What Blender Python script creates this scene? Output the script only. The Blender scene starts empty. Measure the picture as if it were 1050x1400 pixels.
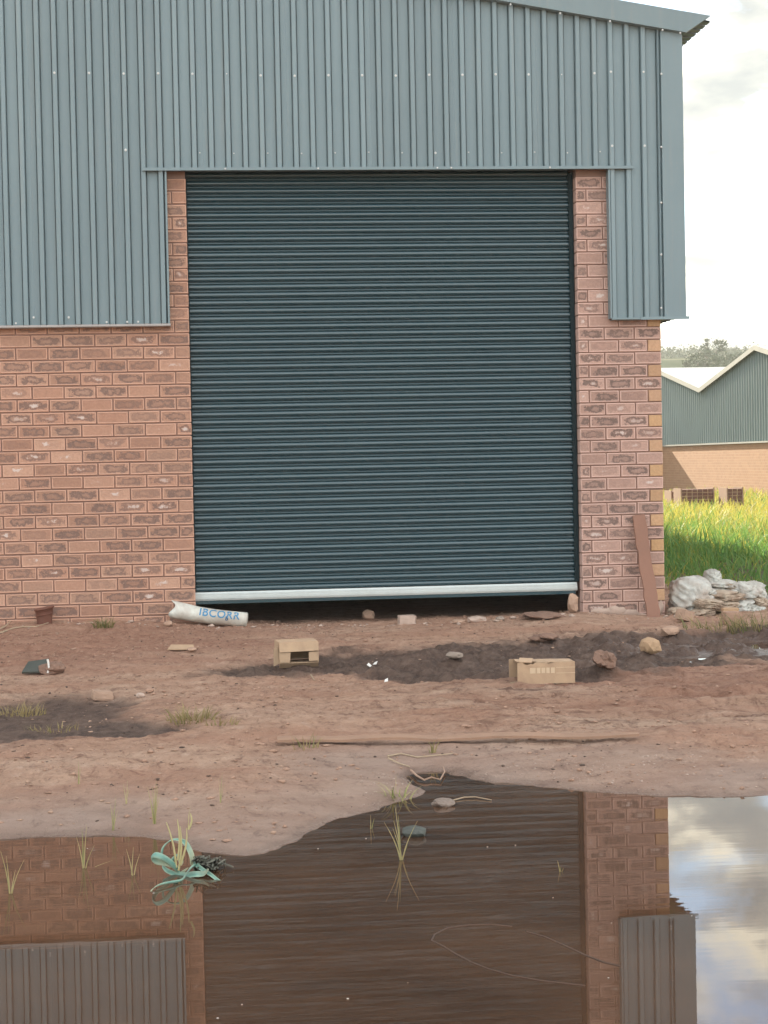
import bpy, bmesh, math, random
import numpy as np
from mathutils import Vector, Matrix

random.seed(7)
rng = np.random.default_rng(11)
scene = bpy.context.scene
R_ = math.radians

# ------------------------------------------------------------------ camera
F = 2400.0                                   # focal length for a frame 1050 wide
CAM = np.array([0.0, -13.117, 1.245])
PITCH, YAW, ROLL = R_(1.679), R_(5.590), R_(1.170)
cy_, sy_ = math.cos(YAW), math.sin(YAW)
FW = np.array([sy_ * math.cos(PITCH), cy_ * math.cos(PITCH), -math.sin(PITCH)])
_rt = np.array([cy_, -sy_, 0.0])
_up = np.cross(_rt, FW)
RT = math.cos(ROLL) * _rt - math.sin(ROLL) * _up
UP = math.sin(ROLL) * _rt + math.cos(ROLL) * _up
cam_data = bpy.data.cameras.new('camera')
cam = bpy.data.objects.new('camera', cam_data)
scene.collection.objects.link(cam)
cam.matrix_world = Matrix(((RT[0], UP[0], -FW[0], CAM[0]), (RT[1], UP[1], -FW[1], CAM[1]),
                           (RT[2], UP[2], -FW[2], CAM[2]), (0, 0, 0, 1)))
cam_data.sensor_fit = 'HORIZONTAL'
cam_data.sensor_width = 36.0
cam_data.lens = F / 1050 * 36.0
cam_data.clip_start = 0.1
cam_data.clip_end = 5000
scene.camera = cam

# ------------------------------------------------------------------ sky, sun, exposure
CLOUD_SEED = 10.45
SUN_EL, SUN_AZ = 22.0, 11.0                  # azimuth: degrees to the left of +Y (behind the building)
world = bpy.data.worlds.new('World')
scene.world = world
world.use_nodes = True
wt = world.node_tree
wt.nodes.clear()


def W(t, **k):
    n = wt.nodes.new(t)
    for a, b in k.items():
        setattr(n, a, b)
    return n


def wl(a, b):
    wt.links.new(a, b)


sky = W('ShaderNodeTexSky', sky_type='NISHITA', sun_disc=False)
sky.sun_elevation = R_(SUN_EL)
sky.sun_rotation = R_(-SUN_AZ)
sky.air_density = 1.0
sky.dust_density = 0.25
sky.ozone_density = 1.0
geo = W('ShaderNodeTexCoord')
sep = W('ShaderNodeSeparateXYZ')
wl(geo.outputs['Generated'], sep.inputs[0])
zz = W('ShaderNodeMath', operation='MAXIMUM'); wl(sep.outputs[2], zz.inputs[0]); zz.inputs[1].default_value = 0.0
za = W('ShaderNodeMath', operation='ADD'); wl(zz.outputs[0], za.inputs[0]); za.inputs[1].default_value = 0.30
dx = W('ShaderNodeMath', operation='DIVIDE'); wl(sep.outputs[0], dx.inputs[0]); wl(za.outputs[0], dx.inputs[1])
dy = W('ShaderNodeMath', operation='DIVIDE'); wl(sep.outputs[1], dy.inputs[0]); wl(za.outputs[0], dy.inputs[1])
cmb = W('ShaderNodeCombineXYZ'); wl(dx.outputs[0], cmb.inputs[0]); wl(dy.outputs[0], cmb.inputs[1])
cmb.inputs[2].default_value = CLOUD_SEED


def wnoise(scale, detail, rough, dist=0.0):
    n_ = W('ShaderNodeTexNoise')
    for k_, v_ in (('Scale', scale), ('Detail', detail), ('Roughness', rough), ('Distortion', dist)):
        n_.inputs[k_].default_value = v_
    wl(cmb.outputs[0], n_.inputs['Vector'])
    return n_.outputs['Fac']


def wramp(f_, stops):
    n_ = W('ShaderNodeValToRGB')
    while len(n_.color_ramp.elements) < len(stops):
        n_.color_ramp.elements.new(0.5)
    for e_, (p_, c_) in zip(n_.color_ramp.elements, stops):
        e_.position = p_
        e_.color = (*c_, 1) if isinstance(c_, tuple) else (c_, c_, c_, 1)
    wl(f_, n_.inputs[0])
    return n_.outputs[0]


def wmix(f_, a_, b_, bt='MIX'):
    n_ = W('ShaderNodeMix', data_type='RGBA', blend_type=bt)
    for i_, v_ in ((0, f_), (6, a_), (7, b_)):
        if isinstance(v_, bpy.types.NodeSocket):
            wl(v_, n_.inputs[i_])
        else:
            n_.inputs[i_].default_value = v_ if i_ == 0 else (*v_, 1)
    return n_.outputs[2]


# clouds lit by the sun: grey bellies and bright rims towards it, bright faces away from it
dot = W('ShaderNodeVectorMath', operation='DOT_PRODUCT')
wl(geo.outputs['Generated'], dot.inputs[0])
dot.inputs[1].default_value = (-math.sin(R_(SUN_AZ)) * math.cos(R_(SUN_EL)), math.cos(R_(SUN_AZ)) * math.cos(R_(SUN_EL)), math.sin(R_(SUN_EL)))
away = W('ShaderNodeMapRange'); away.interpolation_type = 'SMOOTHSTEP'
wl(dot.outputs['Value'], away.inputs[0])
away.inputs[1].default_value = 0.95; away.inputs[2].default_value = -0.35
cover = wramp(wnoise(4.2, 10, 0.55, 0.3), [(0.42, 0.0), (0.53, 1.0)])
thick = wramp(wnoise(10.0, 7, 0.5, 0.15), [(0.39, 0.0), (0.46, 0.62), (0.54, 0.88), (0.68, 1.0)])
rim = wmix(away.outputs[0], (8.6, 7.9, 6.2), (13.0, 12.4, 11.4))
belly = wmix(away.outputs[0], (2.2, 2.3, 2.2), (8.0, 7.9, 7.7))
cloud = wmix(thick, rim, belly)
cloud = wmix(0.03, cloud, sky.outputs[0], 'ADD')
skyc = wmix(cover, sky.outputs[0], cloud)
bg = W('ShaderNodeBackground'); bg.inputs['Strength'].default_value = 0.10
wl(skyc, bg.inputs['Color'])
wo = W('ShaderNodeOutputWorld'); wl(bg.outputs[0], wo.inputs['Surface'])

sun_d = bpy.data.lights.new('sun', 'SUN')
sun_d.energy = 5.0
sun_d.angle = R_(0.53)
sun_d.color = (1.0, 0.86, 0.66)
sun = bpy.data.objects.new('sun', sun_d)
scene.collection.objects.link(sun)
_sd = Vector((-math.sin(R_(SUN_AZ)) * math.cos(R_(SUN_EL)), math.cos(R_(SUN_AZ)) * math.cos(R_(SUN_EL)), math.sin(R_(SUN_EL))))
sun.rotation_euler = _sd.to_track_quat('Z', 'Y').to_euler()
sun.location = (-5, 20, 20)

vs = scene.view_settings
vs.view_transform = 'Standard'
vs.look = 'None'
vs.exposure = 1.62
vs.gamma = 1.0
vs.use_curve_mapping = False
scene.render.engine = 'CYCLES'
scene.cycles.use_denoising = True
scene.cycles.denoising_input_passes = 'RGB_ALBEDO_NORMAL'
scene.cycles.denoising_prefilter = 'ACCURATE'
scene.cycles.max_bounces = 7
scene.cycles.caustics_reflective = False
scene.cycles.caustics_refractive = False


# ------------------------------------------------------------------ helpers
def ray(px, py):
    return RT * (px - 525) / F + UP * (700 - py) / F + FW


def on_wall(px, py, Y=0.0):
    d = ray(px, py)
    return CAM + d * ((Y - CAM[1]) / d[1])


def at_depth(px, py, w):
    return CAM + ray(px, py) * w


def hash2(ix, iy, s):
    h = (ix.astype(np.int64) * 374761393 + iy.astype(np.int64) * 668265263 + s * 2147483647 * 31) & 0xffffffff
    h = ((h ^ (h >> 13)) * 1274126177) & 0xffffffff
    h = (h ^ (h >> 16)) & 0xffffffff
    return h / 4294967295.0


def vnoise(x, y, s=0):
    x = np.asarray(x, float); y = np.asarray(y, float)
    ix, iy = np.floor(x), np.floor(y)
    fx, fy = x - ix, y - iy
    fx = fx * fx * fx * (fx * (fx * 6 - 15) + 10); fy = fy * fy * fy * (fy * (fy * 6 - 15) + 10)
    a, b = hash2(ix, iy, s), hash2(ix + 1, iy, s)
    c, d = hash2(ix, iy + 1, s), hash2(ix + 1, iy + 1, s)
    return (a + (b - a) * fx + (c - a) * fy + (a - b - c + d) * fx * fy) * 2 - 1


def fbm(x, y, s=0, o=4, g=0.5):
    t, a, n = 0, 1.0, 0
    for i in range(o):
        c, q = math.cos(0.6 * i), math.sin(0.6 * i)
        t = t + a * vnoise((x * c - y * q) * 2 ** i + 17.3 * i, (x * q + y * c) * 2 ** i - 9.1 * i, s + i)
        n += a; a *= g
    return t / n


def sstep(a, b, x):
    t = np.clip((x - a) / (b - a), 0, 1)
    return t * t * (3 - 2 * t)


def wloc(o):
    v = Vector((0, 0, 0))
    while o is not None:
        v = v + o.location
        o = o.parent
    return v


def link(o, parent=None):
    scene.collection.objects.link(o)
    if parent is not None:
        o.parent = parent
    return o


def make_mesh(name, V, Fc, mat, smooth=False):
    me = bpy.data.meshes.new(name)
    me.from_pydata([tuple(v) for v in V], [], [tuple(f) for f in Fc])
    if mat is not None:
        me.materials.append(mat)
    if smooth:
        me.polygons.foreach_set('use_smooth', [True] * len(me.polygons))
    me.update()
    return me


def part(name, V, Fc, mat, parent=None, origin=None, smooth=False):
    """V in world coordinates; the object's origin is put at `origin` (world)."""
    V = np.asarray(V, float)
    if origin is None:
        origin = wloc(parent) if parent is not None else Vector((0, 0, 0))
    origin = Vector(origin)
    me = make_mesh(name, V - np.array(origin), Fc, mat, smooth)
    o = bpy.data.objects.new(name, me)
    link(o, parent)
    o.location = origin - (wloc(parent) if parent is not None else Vector((0, 0, 0)))
    return o


def thing(name, label, cat, loc, group=None):
    o = bpy.data.objects.new(name, None)
    o.empty_display_size = 0.1
    link(o)
    o.location = Vector(loc)
    return tag(o, label, cat, group)


def tag(o, label, cat, group=None):
    o['label'] = label
    o['category'] = cat
    if group:
        o['group'] = group
    return o


class MB:
    def __init__(s):
        s.V, s.F = [], []

    def add(s, V, Fc):
        b = len(s.V)
        s.V += [tuple(v) for v in V]
        s.F += [tuple(i + b for i in f) for f in Fc]
        return s

    def box(s, x0, x1, y0, y1, z0, z1):
        V = [(x0, y0, z0), (x1, y0, z0), (x1, y1, z0), (x0, y1, z0), (x0, y0, z1), (x1, y0, z1), (x1, y1, z1), (x0, y1, z1)]
        return s.add(V, [(0, 3, 2, 1), (4, 5, 6, 7), (0, 1, 5, 4), (1, 2, 6, 5), (2, 3, 7, 6), (3, 0, 4, 7)])

    def obox(s, c, ax, ay, az):
        """box from centre and three half-axis vectors"""
        c, ax, ay, az = (np.array(q, float) for q in (c, ax, ay, az))
        V = [c + i * ax + j * ay + k * az for k in (-1, 1) for (i, j) in ((-1, -1), (1, -1), (1, 1), (-1, 1))]
        return s.add(V, [(0, 3, 2, 1), (4, 5, 6, 7), (0, 1, 5, 4), (1, 2, 6, 5), (2, 3, 7, 6), (3, 0, 4, 7)])

    def quadslab(s, P, t):
        """quad panel of four points with thickness t"""
        P = [np.array(p, float) for p in P]
        n = np.cross(P[1] - P[0], P[3] - P[0]); n = n / np.linalg.norm(n) * t / 2
        V = [p - n for p in P] + [p + n for p in P]
        return s.add(V, [(0, 3, 2, 1), (4, 5, 6, 7), (0, 1, 5, 4), (1, 2, 6, 5), (2, 3, 7, 6), (3, 0, 4, 7)])

    def tube(s, P, rad, n=6):
        P = [np.array(p, float) for p in P]
        if np.isscalar(rad):
            rad = [rad] * len(P)
        b = len(s.V)
        for i, p in enumerate(P):
            d = P[min(i + 1, len(P) - 1)] - P[max(i - 1, 0)]
            d = d / (np.linalg.norm(d) + 1e-9)
            u = np.cross(d, (0.3, 0.2, 0.93)); u /= (np.linalg.norm(u) + 1e-9); v = np.cross(d, u)
            for k in range(n):
                a = 2 * math.pi * k / n
                s.V.append(tuple(p + rad[i] * (math.cos(a) * u + math.sin(a) * v)))
        for i in range(len(P) - 1):
            for k in range(n):
                k2 = (k + 1) % n
                s.F.append((b + i * n + k, b + i * n + k2, b + (i + 1) * n + k2, b + (i + 1) * n + k))
        s.F.append(tuple(b + k for k in range(n))[::-1])
        s.F.append(tuple(b + (len(P) - 1) * n + k for k in range(n)))
        return s

    def ribbon(s, P, wid, side, t=0.0, cup=0.0):
        """strip along P, half widths wid, sideways direction per point; slightly cupped, two faces thick"""
        P = [np.array(p, float) for p in P]
        b = len(s.V); n = len(P)
        for i, p in enumerate(P):
            sd = np.array(side[i] if isinstance(side, list) else side, float)
            d = P[min(i + 1, n - 1)] - P[max(i - 1, 0)]
            nm = np.cross(d, sd); nm = nm / (np.linalg.norm(nm) + 1e-9)
            s.V += [tuple(p - sd * wid[i] + nm * cup * wid[i]), tuple(p - nm * cup * wid[i]), tuple(p + sd * wid[i] + nm * cup * wid[i])]
        for i in range(n - 1):
            a = b + 3 * i
            s.F += [(a, a + 1, a + 4, a + 3), (a + 1, a + 2, a + 5, a + 4)]
        return s

    def build(s, name, mat, parent=None, origin=None, smooth=False):
        return part(name, s.V, s.F, mat, parent, origin, smooth)


# ------------------------------------------------------------------ material helper
class Mat:
    def __init__(s, name):
        s.m = bpy.data.materials.new(name)
        s.m.use_nodes = True
        s.t = s.m.node_tree
        s.bsdf = s.t.nodes['Principled BSDF']
        s.out = s.t.nodes['Material Output']

    def n(s, typ, **k):
        ins = k.pop('ins', {})
        nd = s.t.nodes.new(typ)
        for a, b in k.items():
            setattr(nd, a, b)
        for a, b in ins.items():
            if isinstance(b, bpy.types.NodeSocket):
                s.t.links.new(b, nd.inputs[a])
            else:
                nd.inputs[a].default_value = b
        return nd

    def l(s, a, b):
        s.t.links.new(a, b)

    def noise(s, vec, scale, detail=4, rough=0.55, dist=0.0):
        return s.n('ShaderNodeTexNoise', ins={'Vector': vec, 'Scale': scale, 'Detail': detail, 'Roughness': rough, 'Distortion': dist}).outputs['Fac']

    def mix(s, fac, a, b, bt='MIX'):
        nd = s.t.nodes.new('ShaderNodeMix'); nd.data_type = 'RGBA'; nd.blend_type = bt
        for i, v in ((0, fac), (6, a), (7, b)):
            if isinstance(v, bpy.types.NodeSocket):
                s.t.links.new(v, nd.inputs[i])
            else:
                nd.inputs[i].default_value = v if i == 0 else (*v, 1)[:4]
        return nd.outputs[2]

    def math(s, op, a, b=0.0, c=None, clamp=False):
        nd = s.t.nodes.new('ShaderNodeMath'); nd.operation = op; nd.use_clamp = clamp
        for i, v in ((0, a), (1, b)) + (((2, c),) if c is not None else ()):
            if isinstance(v, bpy.types.NodeSocket):
                s.t.links.new(v, nd.inputs[i])
            else:
                nd.inputs[i].default_value = v
        return nd.outputs[0]

    def ramp(s, fac, stops):
        nd = s.t.nodes.new('ShaderNodeValToRGB')
        e = nd.color_ramp.elements
        while len(e) < len(stops):
            e.new(0.5)
        for q, (p, c) in zip(e, stops):
            q.position = p
            q.color = (c, c, c, 1) if np.isscalar(c) else (*c, 1)
        s.t.links.new(fac, nd.inputs[0])
        return nd.outputs[0]

    def bump(s, h, strength=0.3, dist=0.01):
        nd = s.n('ShaderNodeBump', ins={'Height': h, 'Strength': strength, 'Distance': dist})
        s.l(nd.outputs[0], s.bsdf.inputs['Normal'])
        return nd

    def col(s, c):
        if isinstance(c, bpy.types.NodeSocket):
            s.l(c, s.bsdf.inputs['Base Color'])
        else:
            s.bsdf.inputs['Base Color'].default_value = (*c, 1)

    def rough(s, r):
        if isinstance(r, bpy.types.NodeSocket):
            s.l(r, s.bsdf.inputs['Roughness'])
        else:
            s.bsdf.inputs['Roughness'].default_value = r

    def attr(s, name):
        return s.n('ShaderNodeAttribute', attribute_name=name).outputs['Fac']

    def pos(s):
        return s.n('ShaderNodeNewGeometry').outputs['Position']

    def obj(s):
        return s.n('ShaderNodeTexCoord').outputs['Object']

    def rand(s):
        return s.n('ShaderNodeObjectInfo').outputs['Random']


def simple(name, c, rough=0.6, var=0.25, scale=20, bump=0.2, bdist=0.004, metal=0.0, spec=0.5, dirt=0.0):
    m = Mat(name)
    p = m.obj()
    a = m.noise(p, scale, 5)
    b = m.noise(p, scale * 0.23, 3)
    k = m.math('MULTIPLY_ADD', m.math('ADD', a, b), var, 1 - var)
    cc = m.n('ShaderNodeVectorMath', operation='SCALE', ins={0: c, 3: k}).outputs[0]
    if dirt:
        cc = m.mix(m.math('MULTIPLY', m.ramp(m.noise(p, scale * 0.45, 6, 0.65, 0.5), [(0.42, 0), (0.62, 1)]), dirt), cc, (0.25, 0.15, 0.105))
    m.col(cc)
    m.rough(m.math('MULTIPLY_ADD', a, 0.2, rough - 0.1))
    m.bsdf.inputs['Metallic'].default_value = metal
    m.bsdf.inputs['Specular IOR Level'].default_value = spec
    m.bump(m.noise(p, scale * 3, 4), bump, bdist)
    return m.m


# ------------------------------------------------------------------ materials
def mat_cladding():
    m = Mat('painted_sheet_steel')
    p = m.pos()
    mp = m.n('ShaderNodeMapping', ins={'Vector': p, 'Scale': (9, 9, 0.7)}).outputs[0]
    streak = m.noise(mp, 1.0, 5, 0.6)
    cloud = m.noise(p, 0.9, 3)
    dust = m.noise(p, 60, 3)
    k = m.math('ADD', m.math('MULTIPLY', streak, 0.5), m.math('MULTIPLY', cloud, 0.5))
    c = m.mix(m.ramp(k, [(0.35, 0), (0.65, 1)]), (0.158, 0.222, 0.246), (0.184, 0.252, 0.276))
    c = m.mix(m.math('MULTIPLY', m.ramp(dust, [(0.55, 0), (0.8, 1)]), 0.25), c, (0.26, 0.25, 0.23))
    run = m.noise(m.n('ShaderNodeMapping', ins={'Vector': p, 'Scale': (22, 22, 0.9)}).outputs[0], 1.0, 4, 0.6)
    c = m.mix(m.math('MULTIPLY', m.ramp(run, [(0.56, 0), (0.75, 1)]), 0.22), c, (0.30, 0.28, 0.25))
    tone = m.math('MULTIPLY_ADD', m.rand(), 0.10, 0.95)
    c = m.n('ShaderNodeVectorMath', operation='SCALE', ins={0: c, 3: tone}).outputs[0]
    m.col(c)
    m.rough(m.math('MULTIPLY_ADD', streak, 0.2, 0.36))
    m.bump(m.noise(p, 2.2, 2), 0.12, 0.03)
    return m.m


def mat_door():
    m = Mat('roller_door_paint')
    p = m.pos()
    mp = m.n('ShaderNodeMapping', ins={'Vector': p, 'Scale': (2.5, 2.5, 9)}).outputs[0]
    d = m.noise(mp, 1.0, 6, 0.6)
    c = m.mix(m.ramp(d, [(0.3, 0), (0.75, 1)]), (0.013, 0.046, 0.060), (0.017, 0.053, 0.068))
    sp = m.ramp(m.noise(p, 45, 2), [(0.72, 0), (0.78, 1)])
    c = m.mix(m.math('MULTIPLY', sp, 0.3), c, (0.15, 0.13, 0.11))
    m.col(c)
    m.rough(0.22)
    m.bsdf.inputs['IOR'].default_value = 1.6
    m.bsdf.inputs['Coat Weight'].default_value = 0.5
    m.bsdf.inputs['Coat Roughness'].default_value = 0.15
    return m.m


def mat_brick(name, base, alt, dark, dark_amt, plain=False):
    m = Mat(name)
    tc = m.n('ShaderNodeTexCoord')
    oi = m.n('ShaderNodeObjectInfo')
    rnd = oi.outputs['Random']
    off = m.n('ShaderNodeCombineXYZ', ins={0: m.math('MULTIPLY', rnd, 37.0), 1: m.math('MULTIPLY', rnd, 11.0), 2: m.math('MULTIPLY', rnd, 23.0)}).outputs[0]
    p = m.n('ShaderNodeVectorMath', operation='ADD', ins={0: tc.outputs['Object'], 1: off}).outputs[0]
    s = m.n('ShaderNodeSeparateXYZ', ins={0: tc.outputs['Generated']})
    u, v = s.outputs[0], s.outputs[2]
    nz = m.noise(p, 60, 4)
    nb = m.noise(p, 22, 4, 0.6)
    r2 = m.math('FRACT', m.math('MULTIPLY', rnd, 7.31))
    r3 = m.math('FRACT', m.math('MULTIPLY', rnd, 13.77))
    # pale rim of the moulded face
    du = m.math('MULTIPLY', m.math('SUBTRACT', 0.5, m.math('ABSOLUTE', m.math('SUBTRACT', u, 0.5))), 0.223)
    dv = m.math('MULTIPLY', m.math('SUBTRACT', 0.5, m.math('ABSOLUTE', m.math('SUBTRACT', v, 0.5))), 0.086)
    dm = m.math('MINIMUM', du, dv)
    dm = m.math('ADD', dm, m.math('MULTIPLY', m.math('SUBTRACT', nb, 0.5), 0.008))
    rim = m.math('SUBTRACT', 1.0, m.ramp(m.math('MULTIPLY', dm, 40), [(0.27, 0), (0.46, 1)]))
    # flashed oval
    nc = m.noise(p, 75, 5, 0.7)
    eu = m.math('DIVIDE', m.math('SUBTRACT', u, m.math('MULTIPLY_ADD', r3, 0.12, 0.44)), 0.42)
    ev = m.math('DIVIDE', m.math('SUBTRACT', v, m.math('MULTIPLY_ADD', r2, 0.1, 0.45)), 0.34)
    eu2 = m.math('MULTIPLY', eu, eu); ev2 = m.math('MULTIPLY', ev, ev)
    rr = m.math('POWER', m.math('ADD', m.math('MULTIPLY', eu2, eu2), m.math('MULTIPLY', ev2, ev2)), 0.25)
    rr = m.math('ADD', rr, m.math('ADD', m.math('MULTIPLY', m.math('SUBTRACT', nb, 0.5), 2.1), m.math('MULTIPLY', m.math('SUBTRACT', nc, 0.5), 1.2)))
    ring = m.ramp(rr, [(0.0, 0.30), (0.36, 0.42), (0.62, 1.0), (0.84, 0.8), (1.0, 0.0)])
    amt = m.math('MULTIPLY', ring, m.ramp(r3, [(0.08, 0.0), (0.34, 0.7), (0.8, 1.0)]))
    c = m.mix(m.ramp(rnd, [(0, 0), (1, 1)]), base, alt)
    c = m.mix(m.math('MULTIPLY', m.ramp(nz, [(0.35, 1), (0.62, 0)]), 0.30), c, (base[0] * 0.62, base[1] * 0.58, base[2] * 0.58))
    c = m.n('ShaderNodeVectorMath', operation='SCALE', ins={0: c, 3: m.math('MULTIPLY_ADD', r2, 0.26, 0.86)}).outputs[0]
    hgt = m.math('ADD', nz, m.math('MULTIPLY', nb, 0.6))
    if not plain:
        c = m.mix(m.math('MULTIPLY', amt, dark_amt), c, dark)
        streak = m.math('MULTIPLY', m.ramp(rr, [(0.12, 1), (0.32, 0)]), m.ramp(r2, [(0.70, 0), (0.92, 0.8)]))
        c = m.mix(streak, c, (0.60, 0.52, 0.48))
        c = m.mix(m.math('MULTIPLY', rim, 0.75), c, (min(1, base[0] * 1.5), min(1, base[1] * 1.62), min(1, base[2] * 1.72)))
        hgt = m.math('ADD', hgt, m.math('MULTIPLY', rim, 1.1))
        hgt = m.math('SUBTRACT', hgt, m.math('MULTIPLY', amt, 0.9))
    m.col(c)
    m.rough(0.88)
    m.bsdf.inputs['Specular IOR Level'].default_value = 0.25
    m.bump(hgt, 0.55, 0.004)
    return m.m


def mat_brick_far(name, cols, mortar, sx):
    """brick courses too far away to tell apart"""
    m = Mat(name)
    p = m.pos()
    s = m.n('ShaderNodeSeparateXYZ', ins={0: p})
    v = m.n('ShaderNodeCombineXYZ', ins={0: s.outputs[sx], 1: s.outputs[2], 2: 0.0}).outputs[0]
    b = m.n('ShaderNodeTexBrick', ins={'Vector': v, 'Color1': (*cols[0], 1), 'Color2': (*cols[1], 1), 'Mortar': (*mortar, 1),
                                       'Scale': 1.0, 'Mortar Size': 0.006, 'Brick Width': 0.2325, 'Row Height': 0.095, 'Mortar Smooth': 0.3})
    c = m.mix(m.math('MULTIPLY', m.noise(p, 3.0, 5), 0.5), b.outputs['Color'], cols[1])
    m.col(c)
    m.rough(0.9)
    m.bump(m.math('SUBTRACT', 1.0, b.outputs['Fac']), 0.5, 0.006)
    return m.m


def mat_ground():
    m = Mat('red_dirt')
    p = m.pos()
    mp = m.n('ShaderNodeMapping', ins={'Vector': p, 'Scale': (0.55, 1.5, 1.0)}).outputs[0]
    big = m.noise(mp, 0.9, 6, 0.6)
    mid = m.noise(mp, 5.0, 7, 0.65)
    fine = m.noise(p, 42.0, 6, 0.7)
    speck = m.noise(p, 150.0, 3, 0.6)
    mud, silt, wet, far = m.attr('mud'), m.attr('silt'), m.attr('wet'), m.attr('green')
    c = m.mix(m.ramp(big, [(0.36, 0), (0.64, 1)]), (0.470, 0.290, 0.200), (0.530, 0.365, 0.268))
    c = m.mix(m.math('MULTIPLY', m.ramp(mid, [(0.42, 1), (0.60, 0)]), 0.50), c, (0.320, 0.170, 0.112))
    c = m.mix(m.math('MULTIPLY', m.ramp(fine, [(0.50, 0), (0.72, 1)]), 0.45), c, (0.54, 0.37, 0.28))
    c = m.mix(m.math('MULTIPLY', m.ramp(fine, [(0.30, 1), (0.45, 0)]), 0.55), c, (0.125, 0.064, 0.045))
    sl = m.mix(m.ramp(mid, [(0.35, 0), (0.65, 1)]), (0.270, 0.192, 0.155), (0.345, 0.258, 0.214))
    flk = m.noise(m.n('ShaderNodeMapping', ins={'Vector': p, 'Scale': (1.0, 0.55, 1.0)}).outputs[0], 15.0, 7, 0.72, 0.4)
    c = m.mix(m.math('MULTIPLY', m.ramp(flk, [(0.34, 1), (0.47, 0)]), 0.75), c, (0.165, 0.085, 0.060))
    c = m.mix(m.math('MULTIPLY', m.ramp(flk, [(0.55, 0), (0.70, 1)]), 0.55), c, (0.60, 0.43, 0.335))
    chn = m.attr('churn')
    stk = m.noise(m.n('ShaderNodeMapping', ins={'Vector': p, 'Rotation': (0, 0, -0.35), 'Scale': (2.6, 8.5, 1.0)}).outputs[0], 1.5, 8, 0.72, 0.5)
    c = m.mix(m.math('MULTIPLY', chn, m.ramp(stk, [(0.38, 0.85), (0.48, 0)])), c, (0.150, 0.080, 0.058))
    c = m.mix(m.math('MULTIPLY', chn, m.ramp(stk, [(0.55, 0), (0.66, 0.5)])), c, (0.57, 0.41, 0.315))
    red = m.noise(m.n('ShaderNodeMapping', ins={'Vector': p, 'Scale': (0.5, 1.5, 1.0)}).outputs[0], 1.6, 5, 0.6)
    c = m.mix(m.math('MULTIPLY', m.ramp(red, [(0.46, 0), (0.62, 1)]), 0.5), c, (0.400, 0.215, 0.145))
    c = m.mix(m.math('MULTIPLY', m.attr('red_soil'), 0.62), c, m.mix(m.ramp(flk, [(0.38, 0), (0.62, 1)]), (0.250, 0.122, 0.082), (0.400, 0.215, 0.150)))
    sl = m.mix(m.math('MULTIPLY', m.ramp(flk, [(0.34, 1), (0.45, 0)]), 0.45), sl, (0.17, 0.115, 0.09))
    c = m.mix(silt, c, sl)
    md = m.mix(m.ramp(mid, [(0.35, 0), (0.62, 1)]), (0.085, 0.054, 0.042), (0.145, 0.094, 0.072))
    md = m.mix(m.math('MULTIPLY', m.ramp(flk, [(0.50, 0), (0.66, 1)]), 0.6), md, (0.21, 0.145, 0.112))
    md = m.mix(m.math('MULTIPLY', m.ramp(flk, [(0.36, 1), (0.48, 0)]), 0.6), md, (0.045, 0.032, 0.028))
    c = m.mix(mud, c, md)
    c = m.mix(m.math('MULTIPLY', wet, 0.55), c, (0.075, 0.045, 0.033))
    c = m.mix(m.math('MULTIPLY', m.ramp(speck, [(0.66, 0), (0.74, 1)]), 0.35), c, (0.42, 0.32, 0.26))
    gr = m.mix(m.ramp(mid, [(0.4, 0), (0.6, 1)]), (0.075, 0.085, 0.028), (0.135, 0.110, 0.050))
    c = m.mix(far, c, gr)
    m.col(c)
    rgh = m.math('SUBTRACT', 0.93, m.math('MULTIPLY', m.math('MAXIMUM', wet, m.math('MULTIPLY', mud, 0.42)), m.math('MULTIPLY_ADD', flk, 1.3, 0.1)), clamp=True)
    m.rough(m.math('MAXIMUM', rgh, 0.12))
    m.bsdf.inputs['Specular IOR Level'].default_value = 0.28
    h = m.math('ADD', m.math('MULTIPLY', fine, 1.0), m.math('MULTIPLY', speck, 0.45))
    h = m.math('ADD', h, m.math('MULTIPLY', mid, 1.5))
    h = m.math('ADD', h, m.math('MULTIPLY', flk, 2.0))
    h = m.math('ADD', h, m.math('MULTIPLY', m.math('MULTIPLY', stk, chn), 3.5))
    h = m.math('MULTIPLY', h, m.math('SUBTRACT', 1.0, m.math('MULTIPLY', m.math('MAXIMUM', wet, m.math('MULTIPLY', silt, 0.6)), 0.7)))
    m.bump(h, 0.9, 0.022)
    return m.m


def mat_water():
    m = Mat('muddy_water')
    p = m.pos()
    mp = m.n('ShaderNodeMapping', ins={'Vector': p, 'Rotation': (0, 0, 0.08), 'Scale': (0.9, 6.5, 1)}).outputs[0]
    w1 = m.noise(mp, 2.2, 3, 0.5, 0.3)
    mp2 = m.n('ShaderNodeMapping', ins={'Vector': p, 'Rotation': (0, 0, -0.06), 'Scale': (1, 5.5, 1)}).outputs[0]
    w2 = m.noise(mp2, 5.0, 4, 0.55)
    patch = m.noise(p, 0.9, 4, 0.5)
    big = m.noise(p, 1.3, 4, 0.6)
    c = m.mix(m.ramp(big, [(0.30, 0), (0.72, 1)]), (0.046, 0.023, 0.013), (0.100, 0.052, 0.029))
    st = m.noise(m.n('ShaderNodeMapping', ins={'Vector': p, 'Scale': (1.6, 9.0, 1)}).outputs[0], 4.0, 7, 0.72)
    c = m.mix(m.math('MULTIPLY', m.ramp(st, [(0.46, 0), (0.70, 1)]), 0.28), c, (0.150, 0.082, 0.048))  # streaks: silt, plus door rib and ripple reflections put into the colour
    m.col(c)
    m.rough(0.01)
    m.bsdf.inputs['IOR'].default_value = 1.45
    h = m.math('ADD', m.math('MULTIPLY', w1, m.ramp(patch, [(0.35, 0.25), (0.65, 1.0)])), m.math('MULTIPLY', w2, 0.14))
    m.bump(h, 0.009, 0.02)
    return m.m


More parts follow.
